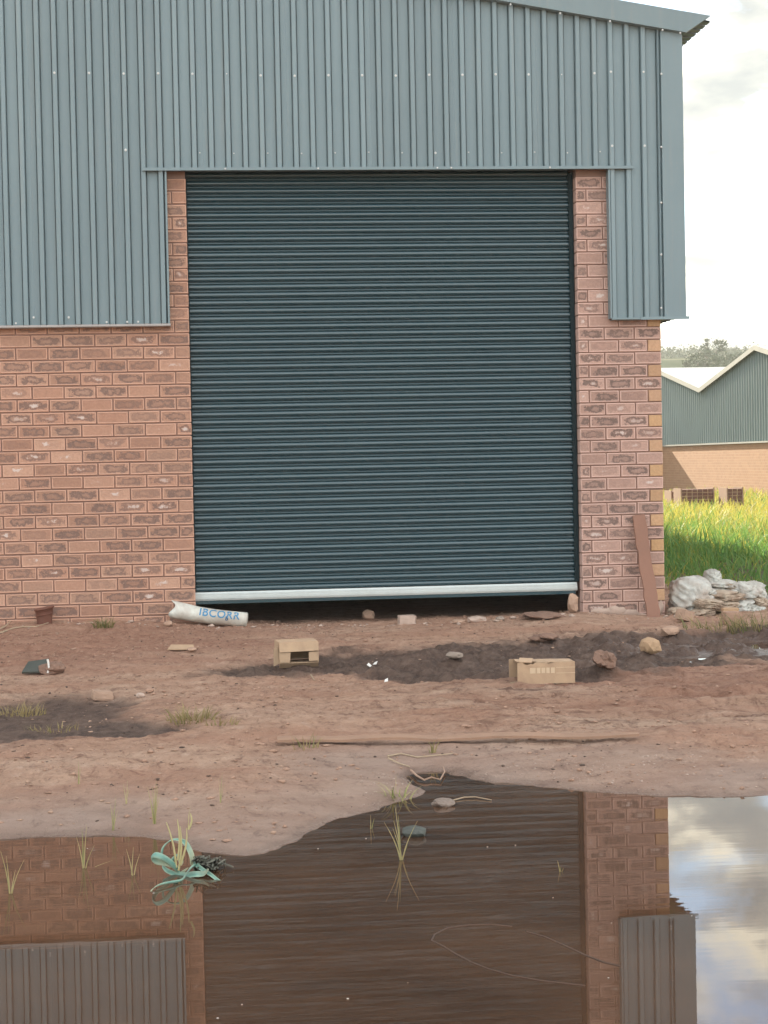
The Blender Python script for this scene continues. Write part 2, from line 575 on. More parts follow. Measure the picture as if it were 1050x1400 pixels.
def mat_grass(name, lo, hi, dry, trans=0.45):
    m = Mat(name)
    tone = m.attr('tone')
    t = m.attr('along')
    p = m.pos()
    cl = m.noise(p, 0.8, 3)
    c = m.mix(tone, lo, hi)
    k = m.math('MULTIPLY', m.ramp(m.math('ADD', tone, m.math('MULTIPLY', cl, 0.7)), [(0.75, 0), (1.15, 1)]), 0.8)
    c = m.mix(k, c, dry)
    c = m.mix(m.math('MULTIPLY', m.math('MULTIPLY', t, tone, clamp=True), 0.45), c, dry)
    m.col(c)
    m.rough(0.6)
    tr = m.n('ShaderNodeBsdfTranslucent', ins={'Color': c})
    mx = m.n('ShaderNodeMixShader', ins={0: trans})
    m.l(m.bsdf.outputs[0], mx.inputs[1]); m.l(tr.outputs[0], mx.inputs[2]); m.l(mx.outputs[0], m.out.inputs['Surface'])
    return m.m


M = {}
M['clad'] = mat_cladding()
M['door'] = mat_door()
M['brick_l'] = mat_brick('red_face_brick', (0.400, 0.225, 0.158), (0.455, 0.280, 0.202), (0.185, 0.122, 0.102), 0.95)
M['brick_r'] = mat_brick('flashed_face_brick', (0.410, 0.262, 0.212), (0.450, 0.298, 0.245), (0.160, 0.112, 0.096), 1.0)
M['brick_y'] = mat_brick('yellow_face_brick', (0.50, 0.315, 0.165), (0.45, 0.285, 0.200), (0.3, 0.2, 0.12), 0.4, plain=True)
M['mortar'] = simple('mortar', (0.250, 0.155, 0.120), 0.9, 0.3, 40, 0.5, 0.004)
M['mortar_splash'] = simple('mortar_splash', (0.44, 0.33, 0.27), 0.9, 0.35, 30, 0.6, 0.006)
M['guide'] = simple('dark_guide', (0.012, 0.024, 0.028), 0.7, 0.2, 8, 0.05, spec=0.2)
M['alu'] = simple('aluminium_rail', (0.50, 0.54, 0.53), 0.42, 0.15, 30, 0.08, 0.002, metal=0.25)
M['zinc'] = simple('zinc_screw', (0.56, 0.57, 0.56), 0.5, 0.1, 80, 0.05, 0.001, metal=0.2)
M['inside'] = simple('interior_plaster', (0.10, 0.10, 0.095), 0.9, 0.2, 3, 0.1)
M['side_brick'] = mat_brick_far('side_wall_brick', ((0.36, 0.18, 0.12), (0.30, 0.14, 0.095)), (0.35, 0.26, 0.21), 1)
M['far_clad'] = simple('far_sheet_steel', (0.150, 0.200, 0.205), 0.5, 0.25, 0.8, 0.05)  # same paint as the near sheets, darkened to stand in for grazing light
M['foot'] = simple('weathered_flashing', (0.36, 0.34, 0.33), 0.6, 0.2, 20, 0.1)
M['far_brick'] = mat_brick_far('sunlit_far_brick', ((0.38, 0.21, 0.115), (0.31, 0.16, 0.085)), (0.44, 0.31, 0.20), 1)
M['roof'] = simple('roof_sheet', (0.42, 0.44, 0.43), 0.45, 0.15, 2, 0.05)
M['trim'] = simple('pale_barge_trim', (0.30, 0.30, 0.27), 0.5, 0.15, 4, 0.05)
M['ground'] = mat_ground()
M['water'] = mat_water()
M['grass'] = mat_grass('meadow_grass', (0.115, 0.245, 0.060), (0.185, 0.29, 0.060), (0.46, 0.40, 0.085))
M['shoot'] = mat_grass('pale_shoots', (0.20, 0.24, 0.07), (0.33, 0.33, 0.13), (0.46, 0.38, 0.20), 0.3)
M['tuft'] = mat_grass('tuft_grass', (0.10, 0.12, 0.035), (0.20, 0.20, 0.075), (0.36, 0.27, 0.13), 0.3)
M['leaf'] = simple('tree_leaf', (0.055, 0.085, 0.032), 0.7, 0.5, 0.6, 0.0)
M['bark'] = simple('bark', (0.12, 0.09, 0.06), 0.9, 0.4, 8, 0.5)
M['card'] = simple('cardboard', (0.47, 0.325, 0.21), 0.85, 0.2, 16, 0.25, 0.003, dirt=0.35)
M['card_in'] = simple('cardboard_inside', (0.36, 0.25, 0.16), 0.9, 0.15, 30, 0.12, 0.002)
M['print'] = simple('pale_print', (0.58, 0.44, 0.30), 0.8, 0.3, 50, 0.0)
M['wood'] = simple('weathered_plank', (0.29, 0.178, 0.120), 0.85, 0.4, 14, 0.4, 0.004)
M['wood_red'] = simple('red_brown_plank', (0.255, 0.135, 0.095), 0.85, 0.25, 12, 0.3, 0.003)
M['bag'] = simple('white_plastic_bag', (0.62, 0.63, 0.57), 0.45, 0.18, 9, 0.35, 0.006, dirt=0.45)
M['ink'] = simple('blue_ink', (0.05, 0.22, 0.40), 0.5, 0.2, 40, 0.0)
M['ink_d'] = simple('dark_blue_ink', (0.03, 0.11, 0.23), 0.5, 0.2, 40, 0.0)
M['rust'] = simple('rusty_tin', (0.145, 0.058, 0.038), 0.8, 0.5, 16, 0.5, 0.004)
M['rock'] = simple('tan_rock', (0.38, 0.25, 0.18), 0.9, 0.4, 18, 0.7, 0.008)
M['rock_o'] = simple('ochre_rock', (0.42, 0.275, 0.165), 0.9, 0.3, 18, 0.7, 0.008)
M['rock_g'] = simple('grey_rock', (0.27, 0.215, 0.175), 0.9, 0.4, 18, 0.7, 0.008)
M['clod'] = simple('dirt_clod', (0.36, 0.225, 0.160), 0.95, 0.45, 26, 0.8, 0.008)
M['wet_clod'] = simple('wet_clod', (0.20, 0.15, 0.12), 0.5, 0.4, 26, 0.8, 0.008)
M['clod_dark'] = simple('dark_dirt_clod', (0.215, 0.128, 0.092), 0.95, 0.5, 30, 0.9, 0.010)
M['dark_bit'] = simple('dark_debris', (0.085, 0.055, 0.042), 0.9, 0.4, 26, 0.5)
M['slate'] = simple('dark_sheet', (0.060, 0.066, 0.056), 0.5, 0.5, 18, 0.3, 0.003)
M['sackw'] = simple('white_woven_sack', (0.50, 0.50, 0.46), 0.7, 0.45, 11, 0.6, 0.010, dirt=0.55)
M['sackb'] = simple('beige_woven_sack', (0.42, 0.34, 0.26), 0.8, 0.45, 12, 0.6, 0.010, dirt=0.6)
M['stalk'] = simple('dry_stalk', (0.44, 0.38, 0.19), 0.8, 0.25, 30, 0.2)
M['twig'] = simple('dry_twig', (0.38, 0.29, 0.20), 0.9, 0.3, 30, 0.4, 0.003)
M['paper'] = simple('white_scrap', (0.72, 0.70, 0.66), 0.7, 0.1, 30, 0.1)
M['roots'] = simple('grey_roots', (0.15, 0.15, 0.12), 0.85, 0.4, 30, 0.4)


def mat_strap():
    m = Mat('teal_leaf')
    p = m.obj()
    t = m.attr('along')
    e = m.attr('edge')
    n = m.noise(p, 22, 5)
    c = m.mix(m.ramp(n, [(0.35, 0), (0.65, 1)]), (0.075, 0.215, 0.178), (0.165, 0.330, 0.275))
    c = m.mix(m.math('MULTIPLY', e, 0.45), c, (0.42, 0.50, 0.36))
    c = m.mix(m.math('MULTIPLY', m.ramp(t, [(0.55, 0), (1, 1)]), 0.8), c, (0.42, 0.37, 0.22))
    c = m.mix(m.math('MULTIPLY', m.ramp(m.noise(p, 9, 4), [(0.55, 0), (0.68, 1)]), 0.6), c, (0.05, 0.085, 0.075))
    m.col(c); m.rough(0.5)
    m.bump(m.noise(p, 60, 3), 0.3, 0.002)
    return m.m


M['strap'] = mat_strap()


def mat_hill():
    m = Mat('hill_scrub')
    p = m.pos()
    a = m.noise(p, 0.09, 6, 0.65)
    b = m.noise(p, 0.5, 5, 0.7)
    c = m.mix(m.ramp(a, [(0.38, 0), (0.62, 1)]), (0.022, 0.045, 0.018), (0.042, 0.060, 0.026))
    c = m.mix(m.math('MULTIPLY', m.ramp(b, [(0.35, 1), (0.55, 0)]), 0.6), c, (0.035, 0.055, 0.022))
    c = m.mix(m.attr('track'), c, (0.15, 0.15, 0.09))
    m.col(c); m.rough(0.95); m.bsdf.inputs['Specular IOR Level'].default_value = 0.0
    return m.m


M['hill'] = mat_hill()

# ------------------------------------------------------------------ terrain
# shoreline of the puddle (world x, y at water level z = 0), from the far bank round behind the camera
def g0(px, py):
    d = ray(px, py)
    return (CAM + d * (-CAM[2] / d[2]))[:2]


SHORE_PX = [(-420, 1128), (-150, 1150), (0, 1147), (60, 1143), (130, 1141), (200, 1142), (236, 1148), (262, 1160), (300, 1168), (335, 1171),
            (365, 1164), (400, 1148), (440, 1129), (480, 1116), (520, 1106), (548, 1096), (575, 1088), (582, 1082), (570, 1074),
            (556, 1064), (560, 1057), (590, 1053), (612, 1054), (640, 1064), (672, 1070), (720, 1073), (770, 1077), (820, 1082),
            (880, 1087), (960, 1089), (1050, 1086), (1150, 1082), (1350, 1100), (1500, 1150)]
SHORE = [tuple(g0(*q)) for q in SHORE_PX] + [(2.9, -8.6), (3.0, -10.4), (1.6, -11.4), (-0.8, -11.6), (-2.4, -10.9), (-3.2, -9.2), (-2.9, -7.9)]
SH = np.array(SHORE)


def shore_dist(x, y):
    """signed distance: + on land, - in the puddle"""
    x = np.asarray(x, float); y = np.asarray(y, float)
    best = np.full(x.shape, 1e9); inside = np.zeros(x.shape, bool)
    n = len(SH)
    for i in range(n):
        ax, ay = SH[i]; bx, by = SH[(i + 1) % n]
        ex, ey = bx - ax, by - ay
        t = np.clip(((x - ax) * ex + (y - ay) * ey) / (ex * ex + ey * ey + 1e-12), 0, 1)
        best = np.minimum(best, np.hypot(x - ax - t * ex, y - ay - t * ey))
        cond = ((ay > y) != (by > y)) & (x < (bx - ax) * (y - ay) / (by - ay + 1e-12) + ax)
        inside ^= cond
    return np.where(inside, -best, best)


def ell(x, y, cx, cy, rx, ry, rot=0.0):
    c, s = math.cos(rot), math.sin(rot)
    u = ((x - cx) * c + (y - cy) * s) / rx
    v = (-(x - cx) * s + (y - cy) * c) / ry
    return np.exp(-(u * u + v * v))


def masks(x, y, d):
    wob = 0.40 * fbm(x * 1.6, y * 1.6, 40, 4) + 0.30 * fbm(x * 5, y * 7, 44, 4, 0.65)
    mud = (ell(x, y, 1.35, -2.75, 0.85, 1.0) * 1.1 + ell(x, y, 2.3, -2.7, 0.95, 1.05) + ell(x, y, 3.4, -2.1, 1.0, 0.75) + ell(x, y, 4.8, -2.0, 1.2, 0.8)
           + ell(x, y, 0.35, -2.9, 0.55, 0.5) * 0.75
           + ell(x, y, -0.75, -4.35, 0.50, 0.75) * 0.95 + ell(x, y, -1.1, -5.0, 0.6, 0.5) * 0.7 + ell(x, y, -0.3, -5.3, 0.35, 0.25) * 0.55 + ell(x, y, -1.5, -5.6, 0.9, 0.5) * 0.6)
    mud = sstep(0.36, 0.78, mud + wob * 0.8)
    silt = sstep(0.75, 0.12, d + 0.30 * wob) * (0.75 + 0.25 * vnoise(x * 2, y * 2, 61))
    silt = np.maximum(silt, 0.55 * sstep(0.45, 0.75, ell(x, y, 1.3, -6.3, 0.9, 0.5) + 0.4 * wob))
    wet = sstep(0.07, -0.01, d + 0.03 * wob)
    wet = np.maximum(wet, 0.75 * mud * sstep(0.0, 0.5, ell(x, y, 3.5, -2.2, 1.2, 0.5) + 0.3 * wob))
    return mud, np.clip(silt, 0, 1), np.clip(wet, 0, 1)


def height(x, y, full=False):
    x = np.asarray(x, float); y = np.asarray(y, float)
    d = shore_dist(x, y)
    d = d + 0.050 * fbm(x * 2.6, y * 2.6, 50, 4, 0.6) + 0.026 * fbm(x * 13, y * 11, 55, 3)
    mud, silt, wet = masks(x, y, d)
    base = 0.045 + 0.058 * ell(x, y, -1.15, -0.1, 0.80, 1.2) + 0.02 * ell(x, y, -0.5, -0.3, 0.35, 0.4) + 0.004 * ell(x, y, 1.4, -0.2, 0.8, 0.5)
    base = base - 0.035 * ell(x, y, 1.2, 0.0, 1.25, 0.55) - 0.030 * ell(x, y, 3.5, -0.2, 0.7, 0.7) + 0.03 * ell(x, y, 2.6, -0.4, 0.4, 0.5) + 0.02 * ell(x, y, 0.3, -4.6, 1.2, 0.7)
    base = base + 0.03 * sstep(-3.5, -5.2, y) * sstep(2.5, 1.0, x)
    base = base - 0.028 * mud
    # wheel ruts of the muddy track on the right
    rut = np.exp(-((y + 2.05 + 0.10 * (x - 3.4)) / 0.16) ** 2) + 0.8 * np.exp(-((y + 2.75 + 0.06 * (x - 3.4)) / 0.15) ** 2)
    base = base - 0.050 * rut * sstep(2.4, 3.2, x)
    land = base * (1 - np.exp(-np.maximum(d, 0) / 0.45)) + 0.006 * sstep(0, 0.05, d)
    z = np.where(d > 0, land, np.maximum(-0.09, 0.16 * d))
    rough = sstep(0.0, 0.8, d) * (1 - 0.45 * silt)
    tr = sstep(0.55, 1.3, x - 0.12 * (y + 4)) * sstep(-6.6, -5.0, y) * sstep(-2.9, -3.6, y)
    streak = fbm(x * 1.1 + 0.6 * y, y * 7.5 + 0.9 * x, 5, 4)
    z = z + rough * (0.014 * fbm(x * 1.3, y * 1.3, 1, 3) + 0.022 * fbm(x * 4, y * 5, 9, 5, 0.6))
    z = z + rough * tr * 0.056 * streak
    lump = np.abs(fbm(x * 3.2 + 0.5 * y, y * 8.0, 21, 5, 0.6))
    z = z + mud * sstep(0.0, 0.5, x + 0.2) * (0.125 * (lump - 0.26)) * sstep(0.2, 0.6, d)
    z = z + rough * 0.012 * np.maximum(0, fbm(x * 20, y * 17, 31, 3, 0.6) - 0.05) * (1.2 - 0.6 * mud)
    z = z + 0.0025 * fbm(x * 14, y * 12, 33, 3) * sstep(-0.1, 0.15, d)
    okz = sstep(0.25, 0.6, mud) * sstep(0.4, 0.9, d)
    z = np.where(okz > 0.5, np.maximum(z, 0.004 + 0.25 * np.maximum(z, 0)), z)
    z = z - 0.030 * rut * sstep(2.5, 3.1, x) * sstep(-0.25, 0.15, fbm(x * 1.3, y * 5, 57, 3))
    # open country
    r = np.hypot(np.maximum(0, np.abs(x - 1) - 4.5), np.maximum(0, np.maximum(y - 2, -12.5 - y)))
    z = z + (0.02 + 0.05 * fbm(x * 0.3, y * 0.3, 70, 3)) * sstep(0, 3, r)
    z = z - 0.40 * sstep(4.5, 13, x) * sstep(-2, 12, y)
    z = z + 0.10 * ell(x, y, 5.2, 0.6, 1.2, 1.6)
    z = np.where(y > 0.35, np.where((x > -6.4) & (x < 3.3), 0.015, z), z)
    if full:
        green = np.maximum(sstep(3.95, 4.6, x + 0.25 * fbm(x, y, 81, 3)) * sstep(-0.9, 0.3, y + 0.25 * fbm(x * 2, y * 2, 82, 3)), sstep(14, 25, r))
        churn = np.clip(tr * sstep(0.2, 0.7, d) + 0.5 * sstep(0.25, 0.6, fbm(x * 0.9, y * 1.4, 93, 3)) * sstep(0.5, 1.0, d), 0, 1)
        rsoil = sstep(0.25, 0.85, ell(x, y, -1.0, -1.3, 2.0, 1.7) + 0.7 * ell(x, y, 2.6, -4.2, 1.6, 1.0) + 0.45 * fbm(x * 0.8, y * 2.0, 97, 5, 0.6))
        return z, mud, silt, wet, green, churn, rsoil
    return z


def gz(x, y):
    return float(height(np.array([x]), np.array([y]))[0])


def on_ground(px, py):
    d = ray(px, py)
    ts = np.linspace(3.5, 40, 3000)
    P = CAM[None] + d[None] * ts[:, None]
    h = height(P[:, 0], P[:, 1])
    k = np.argmax(P[:, 2] < np.maximum(h, 0))
    p = P[k]
    return np.array([p[0], p[1], max(h[k], 0.0)])


def pxm(p):
    """pixels (of the 1050 frame) per metre at world point p"""
    return F / float((np.array(p) - CAM) @ FW)


xs = np.concatenate([-4.5 - 0.03 * 1.17 ** np.arange(58, 0, -1), np.arange(-4.5, -2.2, 0.05), np.arange(-2.2, 4.6, 0.0135), np.arange(4.6, 8, 0.06), 8 + 0.08 * 1.17 ** np.arange(1, 54)])
ys = np.concatenate([-12.6 - 0.05 * 1.17 ** np.arange(52, 0, -1), np.arange(-12.6, -9.6, 0.08), np.arange(-9.6, 0.6, 0.0185), np.arange(0.6, 12, 0.15), 12 + 0.16 * 1.17 ** np.arange(1, 52)])
GX, GY = np.meshgrid(xs, ys)
gzv, gm, gs, gw, gg, gch, grs = height(GX.ravel(), GY.ravel(), True)
nx, ny = len(xs), len(ys)
me = bpy.data.meshes.new('ground')
me.vertices.add(nx * ny)
me.vertices.foreach_set('co', np.stack([GX.ravel(), GY.ravel(), gzv], 1).ravel().astype(np.float32))
ii = (np.arange(ny - 1)[:, None] * nx + np.arange(nx - 1)[None]).ravel()
quads = np.stack([ii, ii + 1, ii + nx + 1, ii + nx], 1).astype(np.int32)
me.loops.add(quads.size)
me.loops.foreach_set('vertex_index', quads.ravel())
me.polygons.add(len(quads))
me.polygons.foreach_set('loop_start', (np.arange(len(quads)) * 4).astype(np.int32))
me.polygons.foreach_set('use_smooth', np.ones(len(quads), bool))
for nm, dat in (('mud', gm), ('silt', gs), ('wet', gw), ('green', gg), ('churn', gch), ('red_soil', grs)):
    a = me.attributes.new(nm, 'FLOAT', 'POINT')
    a.data.foreach_set('value', dat.astype(np.float32))
me.materials.append(M['ground'])
me.update(calc_edges=True)
ground = bpy.data.objects.new('ground', me)
link(ground)
ground['kind'] = 'structure'
ground['label'] = 'red dirt yard with dark mud patches in front of the warehouse'

wtr = MB().add([(-5, -12.4, 0), (7, -12.4, 0), (7, -0.9, 0), (-5, -0.9, 0)], [(0, 1, 2, 3)]).build('water', M['water'])
wtr['kind'] = 'structure'
wtr['label'] = 'muddy brown puddle mirroring the warehouse and the sky'

# hill with a pale track, far behind
hx = np.linspace(-500, 700, 160); hy = np.concatenate([np.linspace(120, 350, 40), np.linspace(352, 420, 40), np.linspace(440, 900, 10)])
HX, HY = np.meshgrid(hx, hy)
t = np.clip((HY - 150) / 260, 0, 1)
HZ = -1.0 + 27.5 * t ** 1.15 + 1.2 * fbm(HX * 0.012, HY * 0.012, 91, 4) * t
q = MB()
q.V = [tuple(v) for v in np.stack([HX.ravel(), HY.ravel(), HZ.ravel()], 1)]
q.F = [(j * 160 + i, j * 160 + i + 1, (j + 1) * 160 + i + 1, (j + 1) * 160 + i) for j in range(89) for i in range(159)]
hill = q.build('hill', M['hill'], smooth=True)
a = hill.data.attributes.new('track', 'FLOAT', 'POINT')
a.data.foreach_set('value', (np.exp(-((HY.ravel() - 382 - 3 * vnoise(HX.ravel() * 0.02, 0 * HX.ravel(), 5)) / 2.6) ** 2)).astype(np.float32))
hill['kind'] = 'structure'
hill['label'] = 'hazy green hillside behind the far warehouse'

# ------------------------------------------------------------------ warehouse
C0, CRS, MOD = 0.225, 0.095, 0.2325           # level of bed joint 0, course height, brick module
XJ, XA, XC = -0.135, 2.785, 3.432             # left jamb, right jamb, right corner of the brickwork
SLOPE = 0.163
XR, XL = -1.3, -6.2                           # ridge and left end


def rake(x):
    return 4.42 + SLOPE * (3.62 - x) if x > XR else 4.42 + SLOPE * (3.62 - XR) - SLOPE * (XR - x)


wh = thing('warehouse', 'grey sheet-clad warehouse with brick base and dark roller door', 'warehouse', (0.9, 0.1, 0.0))
wo_ = wloc(wh)

# mortar beds, the bodies of the brick walls
def bed(name, boxes, label=None):
    mb = MB()
    for b in boxes:
        mb.box(*b)
    o = mb.build(name, M['mortar'], wh)
    if label:
        o['label'] = label
    return o


wall_left = bed('brick_wall', [(XL + 0.2, XJ - 0.009, 0.010, 0.22, -0.3, 2.285), (-0.75, XJ - 0.009, 0.0101, 0.219, 2.2851, 3.43)], 'red brick wall left of the roller door')
wall_right = bed('brick_wall', [(XA + 0.009, XC - 0.008, 0.010, 0.22, -0.3, 3.43)], 'mauve flashed brick pier right of the roller door')

_bcache = {}


def brick_mesh(L, mat, var):
    key = (round(L, 3), mat, var)
    if key in _bcache:
        return _bcache[key]
    r = random.Random(hash(key[0]) + var * 77)
    H, D = CRS - 0.0095, 0.11
    L2 = L - 0.0095
    b = 0.0035
    j = lambda: r.uniform(-0.0011, 0.0011)
    V = []
    for (yy, ins) in ((0.0, b), (b, 0.0), (D, 0.0)):
        for sx_, sz_ in ((-1, -1), (1, -1), (1, 1), (-1, 1)):
            V.append((sx_ * (L2 / 2 - ins) + j(), yy, sz_ * (H / 2 - ins) + j()))
    Fc = [(0, 1, 2, 3)]
    for k in range(2):
        for i in range(4):
            i2 = (i + 1) % 4
            Fc.append((4 * k + i, 4 * (k + 1) + i, 4 * (k + 1) + i2, 4 * k + i2))
    me = make_mesh('brick', V, Fc, M[mat])
    _bcache[key] = me
    return me


def lay(parent, x0, x1, n, mat):
    L = x1 - x0
    me = brick_mesh(L, mat, random.randint(0, 3))
    o = bpy.data.objects.new('brick', me)
    link(o, parent)
    o.location = Vector(((x0 + x1) / 2, random.uniform(-0.002, 0.0015), C0 + (n + 0.5) * CRS + random.uniform(-0.0012, 0.0012))) - wo_
    o.rotation_euler = (random.uniform(-0.008, 0.008), random.uniform(-0.004, 0.004), random.uniform(-0.008, 0.008))
    return o


extra = MB()      # bricks of the same wall beyond the picture's left edge, joined
for n in range(-3, 34):
    top = C0 + (n + 1) * CRS
    if n >= 22:
        lim = -0.62
    else:
        lim = -4.2
    x = XJ
    first = MOD if n % 2 == 0 else 0.111
    if n == -1:
        first = 0.395 - MOD
    if top > 3.43:
        continue
    while x > lim:
        L = first if x == XJ else MOD
        x0 = x - L
        vis = (x > -1.66) if n < 22 else True
        if vis:
            lay(wall_left, x0, x, n, 'brick_l')
        else:
            extra.box(x0 + 0.004, x - 0.004, 0.0, 0.1, C0 + n * CRS + 0.004, C0 + (n + 1) * CRS - 0.004)
        x = x0
ex = extra.build('brick_course', M['brick_l'], wall_left)
ex['kind'] = 'stuff'
for n in range(-3, 33):
    hi = n >= 22
    if n % 2 == 0:
        js = [XA, XA + 0.205, XA + 0.437, XC]
    else:
        js = [XA, XA + 0.082, XA + 0.3145, XA + 0.537, XC]
    for i in range(len(js) - 1):
        if hi and js[i] > 3.07:
            continue
        yel = (n % 2 == 1 and i == 3 and n > -2)
        lay(wall_right, js[i], js[i + 1], n, 'brick_y' if yel else 'brick_r')

# smeared mortar on the lowest courses of the pier
mb = MB()
rr = random.Random(4)
for (px, py, rx_, rz_) in ((825, 836, 0.10, 0.035), (845, 835, 0.09, 0.04), (862, 838, 0.08, 0.035), (903, 833, 0.03, 0.07), (812, 842, 0.06, 0.02), (875, 843, 0.06, 0.025)):
    c = on_wall(px, py, -0.004)
    ring = []
    N = 14
    b = len(mb.V)
    for k in range(N):
        a = 2 * math.pi * k / N
        f = rr.uniform(0.7, 1.2)
        ring.append((c[0] + rx_ * f * math.cos(a), 0.004, c[2] + rz_ * f * math.sin(a)))
    inner = [(c[0] + (p_[0] - c[0]) * 0.6, -0.009 + rr.uniform(-0.002, 0.002), c[2] + (p_[2] - c[2]) * 0.6) for p_ in ring]
    mb.V += ring + inner + [(c[0], -0.011, c[2])]
    for k in range(N):
        k2 = (k + 1) % N
        mb.F += [(b + k, b + k2, b + N + k2, b + N + k), (b + N + k, b + N + k2, b + 2 * N)]
mb.build('mortar_smear', M['mortar_splash'], wall_right, smooth=True)

# side, back and inner walls so that the hall is closed and dark
mb = MB()
mb.box(XC - 0.22, XC, 0.2201, 24.0, -0.3, 4.3)
mb.build('side_wall', M['side_brick'], wh)
mb = MB().box(XL + 0.2, XL + 0.42, 0.2201, 24.0, -0.3, 4.0)
mb.build('side_wall', M['side_brick'], wh)
mb = MB().box(XL + 0.2, XC, 24.001, 24.2, -0.3, 5.0)
mb.build('back_wall', M['inside'], wh)
mb = MB().box(XL + 0.2, XC, 0.2301, 0.26, 3.48, 4.3)
mb.build('lintel', M['inside'], wh)

# profiled wall sheets
PAN, CREST = -0.045, -0.076


def profile(x0, x1):
    """points (x, y) across the sheet, ribs at 3.056 - 0.125 k"""
    pts = [(x0, PAN)]
    k0 = math.floor((3.056 - x1) / 0.125) - 1
    k1 = math.ceil((3.056 - x0) / 0.125) + 1
    for k in range(k1, k0 - 1, -1):
        c = 3.056 - 0.125 * k
        for dx_, y in ((-0.0262, PAN), (-0.0250, PAN + 0.016), (-0.0200, PAN + 0.016), (-0.0150, CREST + 0.002), (-0.0125, CREST), (0.0125, CREST), (0.0150, CREST + 0.002), (0.0200, PAN + 0.016), (0.0250, PAN + 0.016), (0.0262, PAN)):
            if x0 + 0.0005 < c + dx_ < x1 - 0.0005:
                pts.append((c + dx_, y))
        m_ = c + 0.0625
        for dx_ in (-0.006, 0.006):
            if x0 < m_ + dx_ < x1:
                pts.append((m_ + dx_, PAN - 0.0015))
    pts.append((x1, PAN))
    pts.sort(key=lambda q_: q_[0])
    return pts


def sheet(x0, x1, zb, dyo=0.0, label=None):
    mb = MB()
    pts = profile(x0, x1)
    for (x, y) in pts:
        zt = rake(x) + 0.05
        zs = [zb, zb + 0.4, zb + 0.9, zt]
        for z in zs:
            mb.V.append((x, y + dyo + 0.0022 * vnoise(np.array([x * 1.7]), np.array([z * 1.1]), 12)[0], z))
    for i in range(len(pts) - 1):
        for k in range(3):
            mb.F.append((4 * i + k, 4 * (i + 1) + k, 4 * (i + 1) + k + 1, 4 * i + k + 1))
    # return edge at the foot so the sheet has thickness
    o = mb.build('cladding_sheet', M['clad'], wh)
    sm = o.modifiers.new('thickness', 'SOLIDIFY')
    sm.thickness = 0.0015
    sm.offset = 1
    return o


ZB = 2.287
ZH = 3.425
edges_ = [3.443]
x = 3.0
sheets = []
# right of the opening
sheet(3.036, 3.443, ZB)
# above the opening
cuts = [3.036, 2.4935, 1.8685, 1.2435, 0.6185, -0.0065, -0.290]
for i in range(len(cuts) - 1):
    sheet(cuts[i + 1], cuts[i], ZH, 0.0012 * (i % 2))
cuts = [-0.290, -0.6315, -1.2565, -1.8815, -2.5065, -3.1315, -3.7565, -4.3815, -5.0065, -5.6315, -6.2]
for i in range(len(cuts) - 1):
    sheet(cuts[i + 1], cuts[i], ZB, 0.0012 * ((i + 1) % 2))

# flashings
mb = MB().box(-0.452, 3.215, -0.094, -0.0761, 3.402, 3.424)
mb.add([(-0.452, -0.0940, 3.4015), (3.215, -0.0940, 3.4015), (3.215, 0.10, 3.4225), (-0.452, 0.10, 3.4225)], [(0, 3, 2, 1)])
mb.build('door_head_flashing', M['clad'], wh)
mb = MB().box(-6.2, -0.272, -0.082, -0.0735, 2.270, 2.2845).box(-6.2, -0.272, -0.0734, 0.0, 2.266, 2.270)
mb.build('foot_flashing', M['foot'], wh)
mb = MB().box(3.034, 3.255, -0.082, -0.0735, 2.272, 2.2865).box(3.034, 3.255, -0.0734, 0.0, 2.270, 2.274)
mb.build('foot_flashing', M['clad'], wh)
mb = MB().box(3.2551, 3.628, -0.088, -0.0795, 2.268, 2.290)
mb.build('foot_flashing', M['clad'], wh)
mb = MB().box(3.0225, 3.0355, -0.079, -0.0, ZB - 0.006, 3.4009)
mb.build('edge_flashing', M['clad'], wh)
mb = MB().box(-0.2895, -0.277, -0.079, -0.0, ZB - 0.006, 3.4009)
mb.build('edge_flashing', M['clad'], wh)
# corner flashing and the side sheets on their girts
mb = MB()
for z0, z1 in ((2.288, 3.35), (3.35, rake(3.52))):
    pass
zt = rake(3.53)
mb.add([(3.437, -0.045, 2.288), (3.4395, -0.0785, 2.288), (3.602, -0.0795, 2.288), (3.607, -0.076, 2.288), (3.607, 0.16, 2.288),
        (3.437, -0.045, zt), (3.4395, -0.0785, zt), (3.602, -0.0795, zt - 0.01), (3.607, -0.076, zt - 0.01), (3.607, 0.16, zt - 0.01)],
       [(0, 1, 6, 5), (1, 2, 7, 6), (2, 3, 8, 7), (3, 4, 9, 8)])
mb.build('corner_flashing', M['clad'], wh)
mb = MB()
for k in range(191):
    y0 = 0.1 + 0.125 * k
    mb.add([(3.58, y0, 2.29), (3.60, y0 + 0.006, 2.29), (3.60, y0 + 0.03, 2.29), (3.58, y0 + 0.036, 2.29), (3.58, y0 + 0.125, 2.29),
            (3.58, y0, 4.42), (3.60, y0 + 0.006, 4.42), (3.60, y0 + 0.03, 4.42), (3.58, y0 + 0.036, 4.42), (3.58, y0 + 0.125, 4.42)],
           [(0, 1, 6, 5), (1, 2, 7, 6), (2, 3, 8, 7), (3, 4, 9, 8)])
mb.build('side_sheeting', M['clad'], wh)
mb = MB().box(XC + 0.001, 3.605, -0.04, 24.0, 2.30, 2.304)
mb.build('soffit', M['clad'], wh)
mb = MB().box(-6.2, -6.15, 0.0, 24.0, 2.29, 3.9)
mb.build('side_sheeting', M['clad'], wh)

